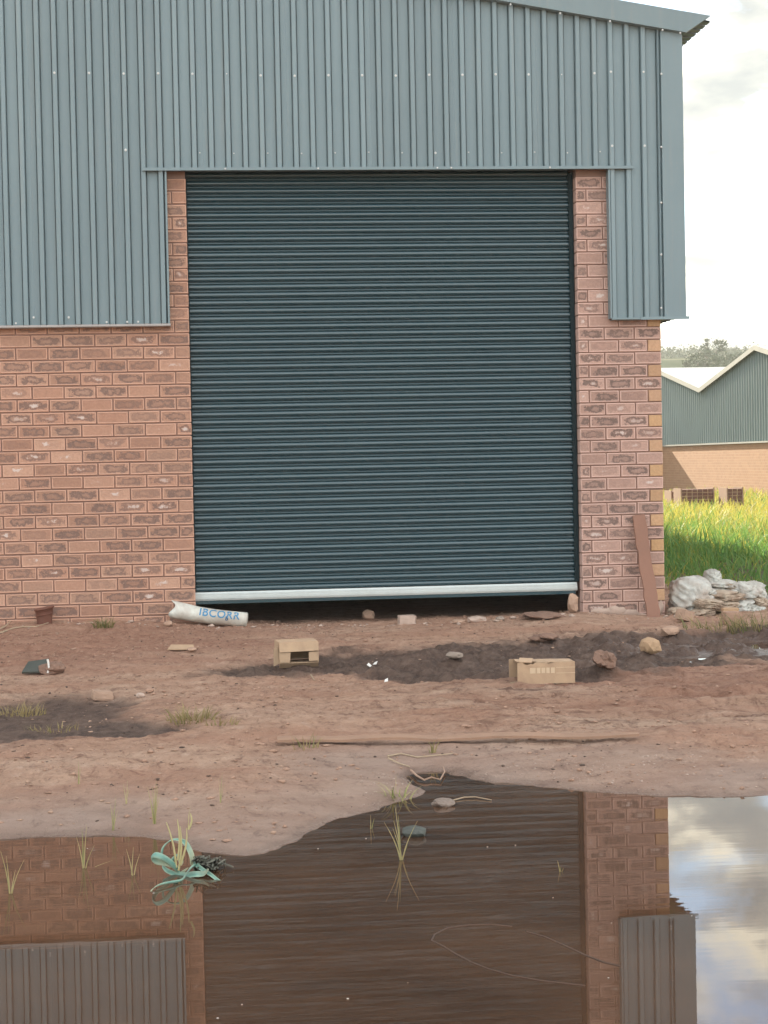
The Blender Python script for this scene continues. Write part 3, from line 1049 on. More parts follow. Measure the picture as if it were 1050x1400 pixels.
# roof sheets, ribbed across, and the barge along the gable
def roof_half(xa, za, xb, zb_):
    mb = MB()
    ysr = []
    y = -0.10
    while y < 24.4:
        ysr += [(y, 0), (y + 0.085, 0), (y + 0.092, 0.026), (y + 0.118, 0.026)]
        y += 0.125
    for (y, h) in ysr:
        mb.V += [(xa, y, za + h), (xb, y, zb_ + h), (xa, y, za + h - 0.012), (xb, y, zb_ + h - 0.012)]
    for i in range(len(ysr) - 1):
        a = 4 * i
        mb.F += [(a, a + 4, a + 5, a + 1), (a + 2, a + 3, a + 7, a + 6), (a + 1, a + 5, a + 7, a + 3)]
    return mb.build('roof', M['clad'], wh)


EXO = 3.815
ZR0 = 4.505
zr = ZR0 + SLOPE * (EXO - XR)
roof_half(XR, zr, EXO, ZR0)
roof_half(XR, zr, XL - 0.2, zr - SLOPE * (XR - XL + 0.2))


def barge(pts_lo, pts_hi):
    mb = MB()
    b0, b1 = -0.135, -0.100
    n = len(pts_lo)
    for (lo, hi) in zip(pts_lo, pts_hi):
        mb.V += [(lo[0], b0 + 0.012, lo[1]), (hi[0], b0, hi[1]), (hi[0], b1 + 0.2, hi[1] + 0.006), (lo[0], b1 + 0.03, lo[1] - 0.004)]
    for i in range(n - 1):
        a = 4 * i
        for k in range(4):
            k2 = (k + 1) % 4
            mb.F.append((a + k, a + 4 + k, a + 4 + k2, a + k2))
    mb.F += [(0, 1, 2, 3), (4 * n - 4, 4 * n - 1, 4 * n - 2, 4 * n - 3)]
    return mb.build('barge_flashing', M['clad'], wh)


bo = lambda x: rake(x) - 0.005
bh = lambda x: ZR0 + SLOPE * (EXO - x) + 0.030
barge([(XR, bo(XR)), (1.0, bo(1.0)), (3.625, bo(3.625))], [(XR, bh(XR)), (1.0, bh(1.0)), (EXO, bh(EXO))])
barge([(XL - 0.1, bo(XL - 0.1)), (XR - 0.001, bo(XR))], [(XL - 0.1, zr - SLOPE * (XR - XL + 0.1) + 0.034), (XR - 0.001, zr + 0.034)])

# screw heads
mb = MB()


def screw(x, y, z, r=0.0075):
    b = len(mb.V)
    for (rr_, yy) in ((1.0, 0.0), (1.0, -0.003), (0.55, -0.0035), (0.5, -0.008)):
        for k in range(7):
            a = 2 * math.pi * k / 7
            mb.V.append((x + r * rr_ * math.cos(a), y + yy, z + r * rr_ * math.sin(a)))
    for i in range(3):
        for k in range(7):
            k2 = (k + 1) % 7
            mb.F.append((b + 7 * i + k, b + 7 * i + k2, b + 7 * i + 7 + k2, b + 7 * i + 7 + k))
    mb.F.append(tuple(b + 21 + k for k in range(7)))


for k in range(17):
    screw(2.930 - 0.25 * k, CREST + (0.0012 if k % 3 else 0), 4.100 + 0.012 * abs(k - 8) / 8 + random.uniform(-0.006, 0.006), 0.0095)
for x in (3.056, 3.306):
    screw(x, CREST, 4.128, 0.0095)
    screw(x, CREST, 3.575, 0.0095)
screw(-0.569, CREST, 3.555, 0.0105)
for k in range(13):
    xk = 2.97 - 0.25 * k
    if xk > -0.33:
        screw(xk, PAN - 0.0, 3.535 + random.uniform(-0.006, 0.004), 0.0058 if k != 5 else 0.0095)
for px in (308, 435, 598, 617, 752):
    p = on_wall(px, 232, -0.094)
    screw(p[0], -0.0943, 3.413, 0.007)
for (px, py) in ((46, 434), (94, 434)):
    p = on_wall(px, py, CREST); screw(p[0], CREST - 0.001, p[2], 0.0085)
for (px, py) in ((22, 445), (146, 444), (174, 444), (189, 444)):
    p = on_wall(px, py, -0.074); screw(p[0], CREST - 0.0035, 2.300, 0.008)
for py in (101, 201, 277, 348, 421):
    p = on_wall(904, py, -0.079); screw(p[0], -0.0793, p[2], 0.0085)
for (px, py) in ((698, 6), (766, 18), (834, 29), (906, 41), (930, 45)):
    p = on_wall(px, py, -0.13); screw(p[0], -0.127, p[2], 0.0075)
sc_ = mb.build('screw_heads', M['zinc'], wh)
sc_['kind'] = 'stuff'

# roller door: slats, bottom rail, guides
door = bpy.data.objects.new('roller_door', None)
link(door, wh)
door.location = Vector((1.31, 0.10, 0.2)) - wo_
door['label'] = 'dark teal ribbed roller door standing slightly open at the foot'
PITCHS = 0.0595


def arc(z0, z1, sag, n_):
    """circular bulge from z0 to z1 standing sag proud"""
    c_ = (z1 - z0) / 2
    R0 = (c_ * c_ + sag * sag) / (2 * sag)
    th = math.asin(c_ / R0)
    return [((z0 + z1) / 2 + R0 * math.sin(a_), -(R0 * math.cos(a_) - (R0 - sag))) for a_ in np.linspace(-th, th, n_)]


prof = [(0.0, 0.009)] + arc(0.0025, 0.0400, 0.0135, 13) + [(0.0412, 0.009), (0.0430, 0.009)] + arc(0.0440, 0.0550, 0.0042, 7) + [(0.0562, 0.009), (0.0595, 0.009)]
DX0, DX1 = XJ - 0.05, XA - 0.028
V, Fc = [], []
for xk in (DX0, DX1):
    for (z, y) in prof:
        V.append((xk - (DX0 + DX1) / 2, y, z))
n = len(prof)
Fc = [(i, n + i, n + i + 1, i + 1) for i in range(n - 1)]
slat_me = make_mesh('slat', V, Fc, M['door'], True)
z = 0.283
while z < 3.46:
    o = bpy.data.objects.new('slat', slat_me)
    link(o, door)
    o.location = Vector(((DX0 + DX1) / 2, 0.118 + random.uniform(-0.0008, 0.0008), z)) - wloc(door)
    o.rotation_euler = (random.uniform(-0.012, 0.012), random.uniform(-0.0003, 0.0003), 0)
    z += PITCHS
mb = MB()
rp = [(0.222, 0.105), (0.222, 0.088), (0.236, 0.084), (0.252, 0.084), (0.255, 0.088), (0.268, 0.088), (0.272, 0.094), (0.284, 0.098), (0.284, 0.112)]
for xk in (XJ - 0.02, XA - 0.018):
    for (z_, y_) in rp:
        mb.V.append((xk, y_, z_))
n = len(rp)
mb.F = [(i, n + i, n + i + 1, i + 1) for i in range(n - 1)] + [tuple(range(n)), tuple(range(2 * n - 1, n - 1, -1))]
mb.build('bottom_rail', M['alu'], door)
mb = MB().box(XJ - 0.02, XA - 0.03, 0.092, 0.110, 0.196, 0.2215)
mb.build('dark_gap_strip', M['door'], door)  # dark strip added where only the unlit gap under the rail shows
for (xa, xb) in ((XA - 0.034, XA - 0.002),):
    mb = MB().box(xa, xa + 0.004, 0.088, 0.16, 0.29, 3.40).box(xa + 0.0041, xb, 0.088, 0.092, 0.29, 3.40)
    mb.build('guide', M['guide'], door)
mb = MB().box(XJ - 0.04, XJ + 0.004, 0.085, 0.16, 0.29, 3.40)
mb.build('guide', M['guide'], door)

# ------------------------------------------------------------------ far warehouse (a row of gables), on lower ground
XF = 18.0
fw_ = thing('far_warehouse', 'long grey sheeted warehouse with a row of low gables on a sunlit brick base', 'warehouse', (XF, 45, -0.5))
GY0, GHALF, GEAVE, GRISE = 49.6, 6.6, 3.55, 1.12        # a valley, half a gable, heights


def gable(y):
    t_ = abs(((y - GY0) / (2 * GHALF)) % 1.0 - 0.5) * 2      # 1 at valleys, 0 at peaks
    return GEAVE + GRISE * (1 - t_)


mb = MB().box(XF, XF + 0.25, GY0 - 5 * GHALF, GY0 + 3 * GHALF, -1.2, 1.58)
mb.build('brick_base', M['far_brick'], fw_)
mb = MB().box(XF - 0.10, XF, GY0 - 5 * GHALF, GY0 + 3 * GHALF, 1.575, 1.63)
mb.build('foot_flashing', M['trim'], fw_)
mb = MB()
k = 0
y = GY0 - 5 * GHALF
pr = []
while y < GY0 + 3 * GHALF:
    pr += [(y, -0.05), (y + 0.20, -0.05), (y + 0.212, -0.095), (y + 0.25, -0.095), (y + 0.262, -0.05)]
    y += 0.275
for (y, xo) in pr:
    mb.V += [(XF + xo, y, 1.60), (XF + xo, y, gable(y) + 0.03)]
mb.F = [(2 * i, 2 * i + 1, 2 * i + 3, 2 * i + 2) for i in range(len(pr) - 1)]
mb.build('wall_sheeting', M['far_clad'], fw_)
mb = MB().box(XF - 2.6, XF - 0.12, 57.0, 64.0, -1.2, 2.45)
mb.build('annex', M['far_brick'], fw_)
for i in range(-2, 1):
    yv = GY0 + i * 2 * GHALF          # valley
    for sgn in (-1, 1):
        ya, yb = yv, yv + sgn * GHALF
        mb = MB()
        V = []
        for (yy, zz_) in ((ya, GEAVE), (yb, GEAVE + GRISE)):
            V += [(XF - 0.2, yy, zz_ + 0.03), (XF + 24, yy, zz_ + 0.03), (XF + 24, yy, zz_ + 0.07), (XF - 0.2, yy, zz_ + 0.07)]
        mb.add(V, [(0, 1, 5, 4), (2, 3, 7, 6), (0, 4, 7, 3), (1, 2, 6, 5), (0, 3, 2, 1), (4, 5, 6, 7)])
        mb.build('roof', M['roof'], fw_)
        mb = MB()
        V = []
        for (yy, zz_) in ((ya, GEAVE), (yb, GEAVE + GRISE)):
            V += [(XF - 0.24, yy, zz_ - 0.06), (XF - 0.205, yy, zz_ - 0.06), (XF - 0.205, yy, zz_ + 0.10), (XF - 0.24, yy, zz_ + 0.10)]
        mb.add(V, [(0, 1, 5, 4), (2, 3, 7, 6), (0, 4, 7, 3), (1, 2, 6, 5), (0, 3, 2, 1), (4, 5, 6, 7)])
        mb.build('barge_flashing', M['trim'], fw_)

# ------------------------------------------------------------------ trees on the hill
def tree(px, py_top, w, h, rad, seed, label, spire=0.0):
    r = np.random.default_rng(seed)
    top = at_depth(px, py_top, w)
    base = top - np.array([0, 0, h])
    t_ = thing('tree', label, 'tree', base - np.array([0, 0, 1.5]), 'tall trees on the hillside')
    mb = MB().tube([base - np.array([0, 0, 1.5]), base + np.array([0.1, 0, h * 0.45]), base + np.array([0.0, 0.1, h * 0.9])], [rad * 0.10, rad * 0.07, rad * 0.02])
    for k in range(7):
        a = r.uniform(0, 6.28); z0 = h * r.uniform(0.3, 0.7)
        e = base + np.array([math.cos(a) * rad * 0.7, math.sin(a) * rad * 0.7, z0 + h * 0.15])
        mb.tube([base + np.array([0, 0, z0]), e], [rad * 0.045, rad * 0.012], 5)
    mb.build('trunk', M['bark'], t_)
    mb = MB()
    nc = 34
    for c in range(nc):
        zf = r.uniform(0.18, 1.0)
        rr_ = rad * (1 - spire * zf) * math.sqrt(max(0.05, 1 - ((zf - 0.5) / 0.55) ** 2)) if spire < 0.3 else rad * (1.05 - zf)
        a = r.uniform(0, 6.28); q_ = rr_ * math.sqrt(r.uniform(0, 1))
        cc = base + np.array([q_ * math.cos(a), q_ * math.sin(a), h * zf])
        cs = rad * r.uniform(0.18, 0.34) * (1 - 0.5 * spire * zf)
        for l_ in range(60):
            p = cc + r.normal(0, 0.5, 3) * cs * np.array([1, 1, 0.7])
            d1 = r.normal(0, 1, 3); d1 /= np.linalg.norm(d1)
            d2 = np.cross(d1, r.normal(0, 1, 3)); d2 /= np.linalg.norm(d2)
            s_ = rad * r.uniform(0.035, 0.075)
            mb.add([p - d1 * s_, p + d2 * s_ * 0.6, p + d1 * s_, p - d2 * s_ * 0.6], [(0, 1, 2, 3)])
    mb.build('crown', M['leaf'], t_)


tree(966, 462, 262, 9.5, 1.9, 1, 'tallest pointed tree rising above the hill skyline', 0.6)
tree(979, 468, 258, 9.0, 2.9, 2, 'broad rounded tree just right of the pointed tree on the hill')
tree(953, 484, 240, 7.0, 2.9, 3, 'lower spreading tree left of the pointed tree on the hill')
tree(990, 488, 236, 6.4, 2.8, 4, 'small dark tree below the rounded tree, behind the far roof')
tree(1008, 484, 246, 6.0, 2.6, 5, 'rightmost low bushy tree beside the far gable peak')
# skyline scrub: a far wood that reads as one band
mb = MB()
r = np.random.default_rng(5)
for i in range(900):
    px = r.uniform(780, 1300)
    xw = (px - 525) / F * 400 + 400 * math.tan(YAW)
    yw = 398 + r.uniform(-10, 14)
    tt = min(1, max(0, (yw - 150) / 260))
    zb = -1.0 + 27.5 * tt ** 1.15 - 0.6
    hh = r.uniform(0.5, 1.8) * (1.5 if r.random() < 0.08 else 1)
    for l_ in range(13):
        p = np.array([xw, yw, zb]) + np.array([r.normal(0, 0.9), r.normal(0, 0.9), abs(r.normal(0, 0.5)) * hh + 0.3])
        d1 = r.normal(0, 1, 3); d1 /= np.linalg.norm(d1); d2 = np.cross(d1, r.normal(0, 1, 3)); d2 /= np.linalg.norm(d2)
        s_ = r.uniform(0.2, 0.42)
        mb.add([p - d1 * s_, p + d2 * s_ * 0.7, p + d1 * s_, p - d2 * s_ * 0.7], [(0, 1, 2, 3)])
o = mb.build('far_scrub', M['leaf'])
o['kind'] = 'stuff'
o['label'] = 'low scrub along the hill skyline'

# ------------------------------------------------------------------ brick packs in the meadow
M['brick_far_pack'] = simple('stacked_brick', (0.15, 0.070, 0.048), 0.9, 0.4, 6, 0.3)
M['pack_core'] = simple('pale_core', (0.50, 0.36, 0.22), 0.9, 0.2, 8, 0.1)
def brick_pack(px0, px1, py_top, w, nz, label, lean=0.0, seed=1):
    r = random.Random(seed)
    a_ = at_depth(px0, py_top, w); b_ = at_depth(px1, py_top, w)
    width = float(np.linalg.norm(b_ - a_)); nxb = max(2, round(width / 0.125))
    z1 = float(a_[2]); bh_ = 0.088
    t_ = thing('brick_pack', label, 'brick stack', (float((a_ + b_)[0] / 2), float(a_[1]), z1 - nz * bh_), 'stacks of bricks in the long grass')
    mb = MB(); mo = MB()
    for k in range(nz):
        for i in range(nxb):
            x0 = float(a_[0]) + i * width / nxb
            for j in range(3):
                dz = lean * i * 0.02
                mb.box(x0 + 0.010, x0 + width / nxb - 0.010, float(a_[1]) + 0.23 * j + r.uniform(-.012, .012), float(a_[1]) + 0.23 * j + 0.215,
                       z1 - (k + 1) * bh_ + 0.007 + dz, z1 - k * bh_ - 0.007 + dz)
    o = mb.build('brick_course', M['brick_far_pack'], t_); o['kind'] = 'stuff'
    mo.box(float(a_[0]) + 0.005, float(b_[0]) - 0.005, float(a_[1]) + 0.013, float(a_[1]) + 0.66, z1 - nz * bh_, z1 - 0.02)
    mo.build('pack_core', M['pack_core'], t_)
    mo = MB().box(float(a_[0]) - 0.03, float(a_[0]) - 0.001, float(a_[1]) - 0.01, float(a_[1]) + 0.68, z1 - nz * bh_ - .2, z1 + 0.02)
    mo.build('side_board', M['wood'], t_)
    mo = MB()
    mo.box(float(b_[0]) + 0.001, float(b_[0]) + 0.035, float(a_[1]) - 0.01, float(a_[1]) + 0.68, z1 - nz * bh_ - .2, z1 + 0.03)
    mo.build('side_board', M['wood'], t_)


brick_pack(932, 976, 669, 44, 10, 'wide stack of dark bricks standing in the sunlit grass')
brick_pack(995, 1015, 668, 43, 11, 'narrow stack of dark bricks right of the wide stack in the grass', seed=3)
brick_pack(919, 929, 672, 45, 10, 'narrow pale stack of bricks at the left end of the wide stack', seed=5)

# ------------------------------------------------------------------ vegetation
def blades(name, data, mat, segs=3):
    """data rows: x, y, z, height, lean dir, lean, width, tone -> one mesh of tapered curved blades"""
    D = np.asarray(data, float)
    n = len(D)
    x, y, z, h, a, ln, wd, tone = D.T
    b = rng.uniform(0, math.pi, n)
    V = []; al = []
    for s_ in range(segs + 1):
        t_ = s_ / segs
        cx = x + np.cos(a) * ln * h * t_ ** 2
        cyy = y + np.sin(a) * ln * h * t_ ** 2
        czz = z - 0.01 + h * (t_ - 0.35 * ln * t_ ** 2)
        w_ = wd * (1 - 0.92 * t_ ** 1.3)
        V.append(np.stack([cx - np.cos(b) * w_, cyy - np.sin(b) * w_, czz], 1))
        V.append(np.stack([cx + np.cos(b) * w_, cyy + np.sin(b) * w_, czz], 1))
        al += [np.full(n, t_)] * 2
    V = np.stack(V, 1)                       # n, 2(segs+1), 3
    k = 2 * (segs + 1)
    AL = np.stack(al, 1)
    base = (np.arange(n) * k)[:, None]
    fs = []
    for s_ in range(segs):
        o_ = 2 * s_
        fs.append(np.concatenate([base + o_, base + o_ + 1, base + o_ + 3, base + o_ + 2], 1))
    Q = np.stack(fs, 1).reshape(-1, 4).astype(np.int32)
    me = bpy.data.meshes.new(name)
    me.vertices.add(n * k)
    return me, V.reshape(-1, 3), Q, np.repeat(tone, k), AL.ravel()


def blades_obj(name, data, mat, origin=(0, 0, 0), parent=None, segs=3):
    me, V, Q, tone, al = blades(name, data, mat, segs)
    me.vertices.foreach_set('co', (V - np.array(origin)).ravel().astype(np.float32))
    me.loops.add(Q.size); me.loops.foreach_set('vertex_index', Q.ravel())
    me.polygons.add(len(Q)); me.polygons.foreach_set('loop_start', (np.arange(len(Q)) * 4).astype(np.int32))
    for nm, dat in (('tone', tone), ('along', al)):
        a_ = me.attributes.new(nm, 'FLOAT', 'POINT'); a_.data.foreach_set('value', dat.astype(np.float32))
    me.materials.append(mat)
    me.update(calc_edges=True)
    o = bpy.data.objects.new(name, me)
    link(o, parent)
    o.location = Vector(origin) - (wloc(parent) if parent is not None else Vector((0, 0, 0)))
    return o


N = 62000
u_ = rng.uniform(0, 1, N)
yy = -0.3 + 46 * u_ ** 1.35
half_ = 1.9 + 0.17 * (yy + 13)
xx = 3.9 + rng.uniform(0, 1, N) * (2.0 + 0.235 * (yy + 13))
keep = (xx < 17.6)
patch = fbm(xx * 0.5, yy * 0.5, 120, 3)
keep &= (rng.uniform(0, 1, N) < 0.75 + 0.6 * patch)
bare = ell(xx, yy, 5.6, 2.2, 0.8, 1.6)
keep &= rng.uniform(0, 1, N) > bare * 0.9
keep &= ((xx - 4.0) * 0.9 + yy > 0.2)
xx, yy = xx[keep], yy[keep]
zz_ = height(xx, yy)
hh = (0.09 + 0.26 * sstep(1.5, 9, yy) + 0.10 * sstep(10, 25, yy)) * rng.uniform(0.5, 1.35, len(xx))
tone = np.clip(rng.normal(0.22, 0.22, len(xx)) + 0.50 * sstep(7, 20, yy) + 0.3 * fbm(xx * 0.7, yy * 0.7, 140, 3), 0, 1.2)  # distance term puts shaded green and sunlit yellow into the blade colour
wd = 0.004 + 0.00042 * (yy + 13)
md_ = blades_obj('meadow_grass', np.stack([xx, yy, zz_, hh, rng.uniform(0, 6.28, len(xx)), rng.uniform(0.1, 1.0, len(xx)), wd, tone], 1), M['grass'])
md_['kind'] = 'stuff'
md_['label'] = 'long meadow grass, sunlit yellow far off and shaded green nearer'


def tuft(px, py, n, h, spread, label, mat='tuft', lean=0.7, wid=0.0035, tone=(0.2, 0.9), up=0.5):
    p = on_ground(px, py)
    rows = []
    for i in range(n):
        a_ = random.uniform(0, 6.28); q_ = spread * math.sqrt(random.random())
        x_, y_ = p[0] + q_ * math.cos(a_), p[1] + q_ * 0.7 * math.sin(a_)
        rows.append((x_, y_, max(gz(x_, y_), -0.01), h * random.uniform(up, 1.15), a_ + random.uniform(-1, 1), lean * random.uniform(0.2, 1.4), wid * random.uniform(0.7, 1.3), random.uniform(*tone)))
    o = blades_obj('grass_tuft', rows, M[mat], tuple(p), None, 4)
    tag(o, label, 'grass tuft', 'grass tufts on the dirt and in the puddle')
    return o


tuft(143, 858, 90, 0.10, 0.075, 'green grass tuft on the dirt at the foot of the left brick wall')
tuft(262, 985, 120, 0.085, 0.11, 'yellow green grass tuft in the middle of the dark mud patch on the left', tone=(0.4, 1.1))
tuft(300, 992, 35, 0.06, 0.08, 'thin trailing edge of grass just right of the tuft in the dark mud patch', tone=(0.5, 1.1))
tuft(28, 977, 110, 0.07, 0.13, 'pale straw coloured grass patch at the left edge of the yard', tone=(0.6, 1.2))
tuft(70, 1000, 40, 0.05, 0.12, 'sparse grass wisps in the dark mud near the left edge', tone=(0.4, 1.2))
tuft(420, 1024, 14, 0.09, 0.06, 'few yellow grass blades in front of the left end of the long plank', tone=(0.4, 1.0))
tuft(592, 1030, 7, 0.075, 0.015, 'small grass sprig where the two long planks meet', tone=(0.4, 1.0))
tuft(985, 862, 130, 0.13, 0.26, 'ragged grass growing along the front of the sack heap', tone=(0.2, 1.0), lean=0.9)
tuft(1035, 862, 110, 0.16, 0.2, 'taller green grass at the right end of the sack heap', tone=(0.1, 0.8), lean=0.9)
tuft(545, 1092, 22, 0.09, 0.05, 'limp grass at the tip of the mud spit beside the grey clod', 'shoot', lean=0.8)


def shoots(px, py, spec, label, wpx=2.2):
    """a clump of single shoots: spec = list of (dx, dy) tip offsets in pixels from the base"""
    p = on_ground(px, py)
    s_ = pxm(p)
    mb = MB(); al = []; tn = []
    for (dx_, dy_) in spec:
        tip = p + RT * dx_ / s_ - UP * dy_ / s_ + np.array([0, random.uniform(-0.03, 0.03), 0])
        b = p + RT * random.uniform(-1.5, 1.5) / s_ - np.array([0, 0, 0.02])
        P = []
        for k in range(6):
            t_ = k / 5
            q_ = b * (1 - t_) + tip * t_
            q_ = q_ + RT * (-0.16 * dx_ / s_ * math.sin(math.pi * t_))
            P.append(q_)
        wdt = [wpx / s_ * 0.5 * (1 - 0.85 * (k / 5) ** 1.5) for k in range(6)]
        mb.ribbon(P, wdt, RT * 0.8 + FW * 0.6, cup=0.4)
        al += [k / 5 for k in range(6) for _ in range(3)]
        tn += [random.uniform(0.3, 1.0)] * 18
    o = mb.build('reed_shoot', M['shoot'], None, tuple(p))
    for nm, dat in (('tone', tn), ('along', al)):
        a_ = o.data.attributes.new(nm, 'FLOAT', 'POINT'); a_.data.foreach_set('value', dat)
    tag(o, label, 'grass shoots', 'pale shoots round the puddle')
    return o


shoots(14, 1222, [(-13, -58), (-4, -54), (20, -48), (6, -30)], 'pale shoots standing in the puddle near its left edge')
shoots(115, 1187, [(-10, -45), (-4, -52), (4, -60), (15, -34), (38, -8)], 'clump of shoots in the puddle with one broken blade lying to the right')
shoots(181, 1197, [(-8, -38), (1, -37), (10, -28)], 'short three bladed shoots in the puddle just left of the teal leaved plant')
shoots(211, 1127, [(-9, -52), (-3, -50), (3, -60), (8, -40), (0, -46), (-6, -38), (5, -52)], 'tallest pale grass shoots on the silty bank above the teal leaved plant', 2.0)
shoots(155, 1137, [(-4, -36), (3, -44), (6, -26), (0, -30)], 'faint shoots at the water edge left of the tall bank shoots', 1.7)
shoots(172, 1100, [(-4, -26), (2, -32), (5, -22)], 'thin brownish shoots on the silty bank', 1.6)
shoots(257, 1134, [(1, -22), (3, -30)], 'single stiff pale shoot at the water edge above the teal leaved plant', 1.5)
shoots(549, 1176, [(-8, -72), (-25, -54), (-13, -45), (21, -55), (8, -20), (-4, -60), (-10, -52)], 'tall green shoots standing in the puddle before the roller door reflection', 2.6)
shoots(508, 1133, [(-2, -20), (4, -14)], 'tiny pair of shoots in the puddle left of the tall green shoots', 1.8)
shoots(302, 1098, [(-3, -34), (2, -40), (5, -26)], 'hair thin shoots on the dry bank right of the tall bank shoots', 1.1)
shoots(765, 1192, [(-3, -15), (1, -8), (5, -5)], 'tiny white sprig poking out of the puddle in the brick pier reflection', 1.6)
shoots(108, 1072, [(-1, -30), (2, -22)], 'single faint shoot on the dirt above the left water edge', 1.3)

# teal strap-leaved plant at the puddle's edge
pb = on_ground(247, 1196)
WB = float((pb - CAM) @ FW)
pl = thing('strap_leaf_plant', 'teal strap leaved plant sprawled at the puddle edge with curling leaves', 'plant', pb)


def strap(pts, w0, w1, sidev, mat='strap', name='leaf', taper=0.2, cup=0.35):
    P = np.array([at_depth(x_, y_, WB + d_) for (x_, y_, d_) in pts])
    # smooth the centre line
    n = 22
    t_ = np.linspace(0, len(P) - 1, n)
    Q = []
    for v in t_:
        i = int(min(max(math.floor(v), 0), len(P) - 2)); f_ = v - i
        p0, p1, p2, p3 = P[max(i - 1, 0)], P[i], P[i + 1], P[min(i + 2, len(P) - 1)]
        Q.append(0.5 * ((2 * p1) + (-p0 + p2) * f_ + (2 * p0 - 5 * p1 + 4 * p2 - p3) * f_ ** 2 + (-p0 + 3 * p1 - 3 * p2 + p3) * f_ ** 3))
    wid = []
    for k in range(n):
        v = k / (n - 1)
        wid.append((w0 + (w1 - w0) * v) / pxm(pb) * 0.5 * min(1.0, (1 - v) / taper + 0.12) * min(1.0, v * 6 + 0.5))
    mb = MB().ribbon(Q, wid, np.array(sidev, float), cup=cup)
    o = mb.build(name, M[mat], pl, None, True)
    for nm, dat in (('along', [k / (n - 1) for k in range(n) for _ in range(3)]), ('edge', [1.0, 0.0, 1.0] * n)):
        a_ = o.data.attributes.new(nm, 'FLOAT', 'POINT'); a_.data.foreach_set('value', dat)
    sm = o.modifiers.new('thickness', 'SOLIDIFY'); sm.thickness = 0.0025
    sb = o.modifiers.new('smooth', 'SUBSURF'); sb.levels = 1; sb.render_levels = 1
    return o


sv = lambda a, b, c: RT * a + UP * b + FW * c
strap([(246, 1192, 0), (238, 1182, -.03), (224, 1172, -.06), (211, 1168, -.06), (207, 1172, -.04), (213, 1178, -.02), (226, 1181, 0), (240, 1188, .02)], 11, 10, sv(0.25, 0.75, 0.5), cup=0.3)
strap([(222, 1172, .02), (223, 1160, .02), (231, 1151, .03), (242, 1148, .04), (252, 1152, .05), (258, 1162, .05), (262, 1173, .04), (263, 1184, .02)], 6, 13, sv(0.55, 0.35, 0.6), taper=0.05)
strap([(276, 1182, .03), (266, 1183, 0), (257, 1192, -.05), (250, 1203, -.10), (238, 1205, -.13), (222, 1208, -.16), (210, 1214, -.19), (204, 1222, -.21), (203, 1228, -.22)], 11, 7, sv(0.35, 0.45, 0.7))
strap([(264, 1180, .02), (275, 1188, 0), (288, 1196, -.05), (302, 1207, -.09), (316, 1214, -.12), (323, 1217, -.14)], 10, 5, sv(0.2, 0.6, 0.7))
strap([(240, 1196, 0), (252, 1198, -.02), (266, 1196, -.04), (280, 1195, -.05), (286, 1188, -.05)], 12, 8, sv(0.1, 0.8, 0.6))
strap([(236, 1178, .05), (240, 1170, .05), (243, 1168, .06), (246, 1174, .06), (248, 1184, .05)], 9, 9, sv(0.8, 0.2, 0.4), taper=0.1)
strap([(222, 1182, .02), (228, 1190, 0), (236, 1194, 0), (246, 1196, 0), (258, 1186, 0)], 8, 8, sv(0.1, 0.9, 0.4))
mb = MB()
for (a_, b_, c_, d_) in ((244, 1190, 246, 1130), (241, 1186, 227, 1124), (247, 1182, 255, 1132), (243, 1176, 242, 1120), (258, 1134, 260, 1112)):
    P = [at_depth(a_ + (c_ - a_) * t_ + 3 * math.sin(3 * t_), b_ + (d_ - b_) * t_, WB - 0.02) for t_ in (0, .25, .5, .75, 1)]
    mb.tube(P, [0.0036, 0.0034, 0.003, 0.0026, 0.0012], 5)
mb.build('stalk', M['stalk'], pl)
mb = MB()
rr = random.Random(8)
for k in range(34):
    x0, y0 = rr.uniform(262, 300), rr.uniform(1174, 1188)
    P = []
    for q_ in range(5):
        P.append(at_depth(x0 + q_ * rr.uniform(-3, 5), y0 + q_ * rr.uniform(-1.5, 2.0) - 3 * math.sin(q_ * .8), WB + 0.05 + rr.uniform(-.06, .06)))
    mb.tube(P, rr.uniform(0.0015, 0.004), 5)
mb.build('root_mat', M['roots'], pl)

# ------------------------------------------------------------------ stones and clods
def lump(name, px, py, wpx, hpx, mat, label, cat, seed, depth=1.0, rough=0.22, blocky=0.0, sink=0.15, group='loose stones and clods on the dirt', sub=2, zmin=None, rot=0.0):
    p = on_ground(px, py)
    s_ = pxm(p)
    rx_, rz_ = wpx / s_ / 2, hpx / s_ / 2
    ry_ = rx_ * depth
    bm = bmesh.new()
    bmesh.ops.create_icosphere(bm, subdivisions=sub, radius=1.0)
    V = np.array([v.co[:] for v in bm.verts]); Fc = [[v.index for v in f.verts] for f in bm.faces]
    bm.free()
    if blocky > 0:
        m_ = np.max(np.abs(V), 1, keepdims=True)
        V = V * (1 - blocky) + V / m_ * blocky * 0.92
    k = fbm(V[:, 0] * 1.3 + V[:, 2] * 0.7 + seed * 3.1, V[:, 1] * 1.3 - V[:, 2] * 0.9 + seed, seed, 4, 0.6)
    V = V * (1 + rough * 1.6 * k[:, None])
    c, q_ = math.cos(rot), math.sin(rot)
    V = np.stack([V[:, 0] * rx_ * c - V[:, 1] * ry_ * q_, V[:, 0] * rx_ * q_ + V[:, 1] * ry_ * c, V[:, 2] * rz_], 1)
    V[:, 2] += rz_ * (1 - 2 * sink)
    o = part(name, V + p, Fc, M[mat], None, tuple(p))
    tag(o, label, cat, group)
    return o


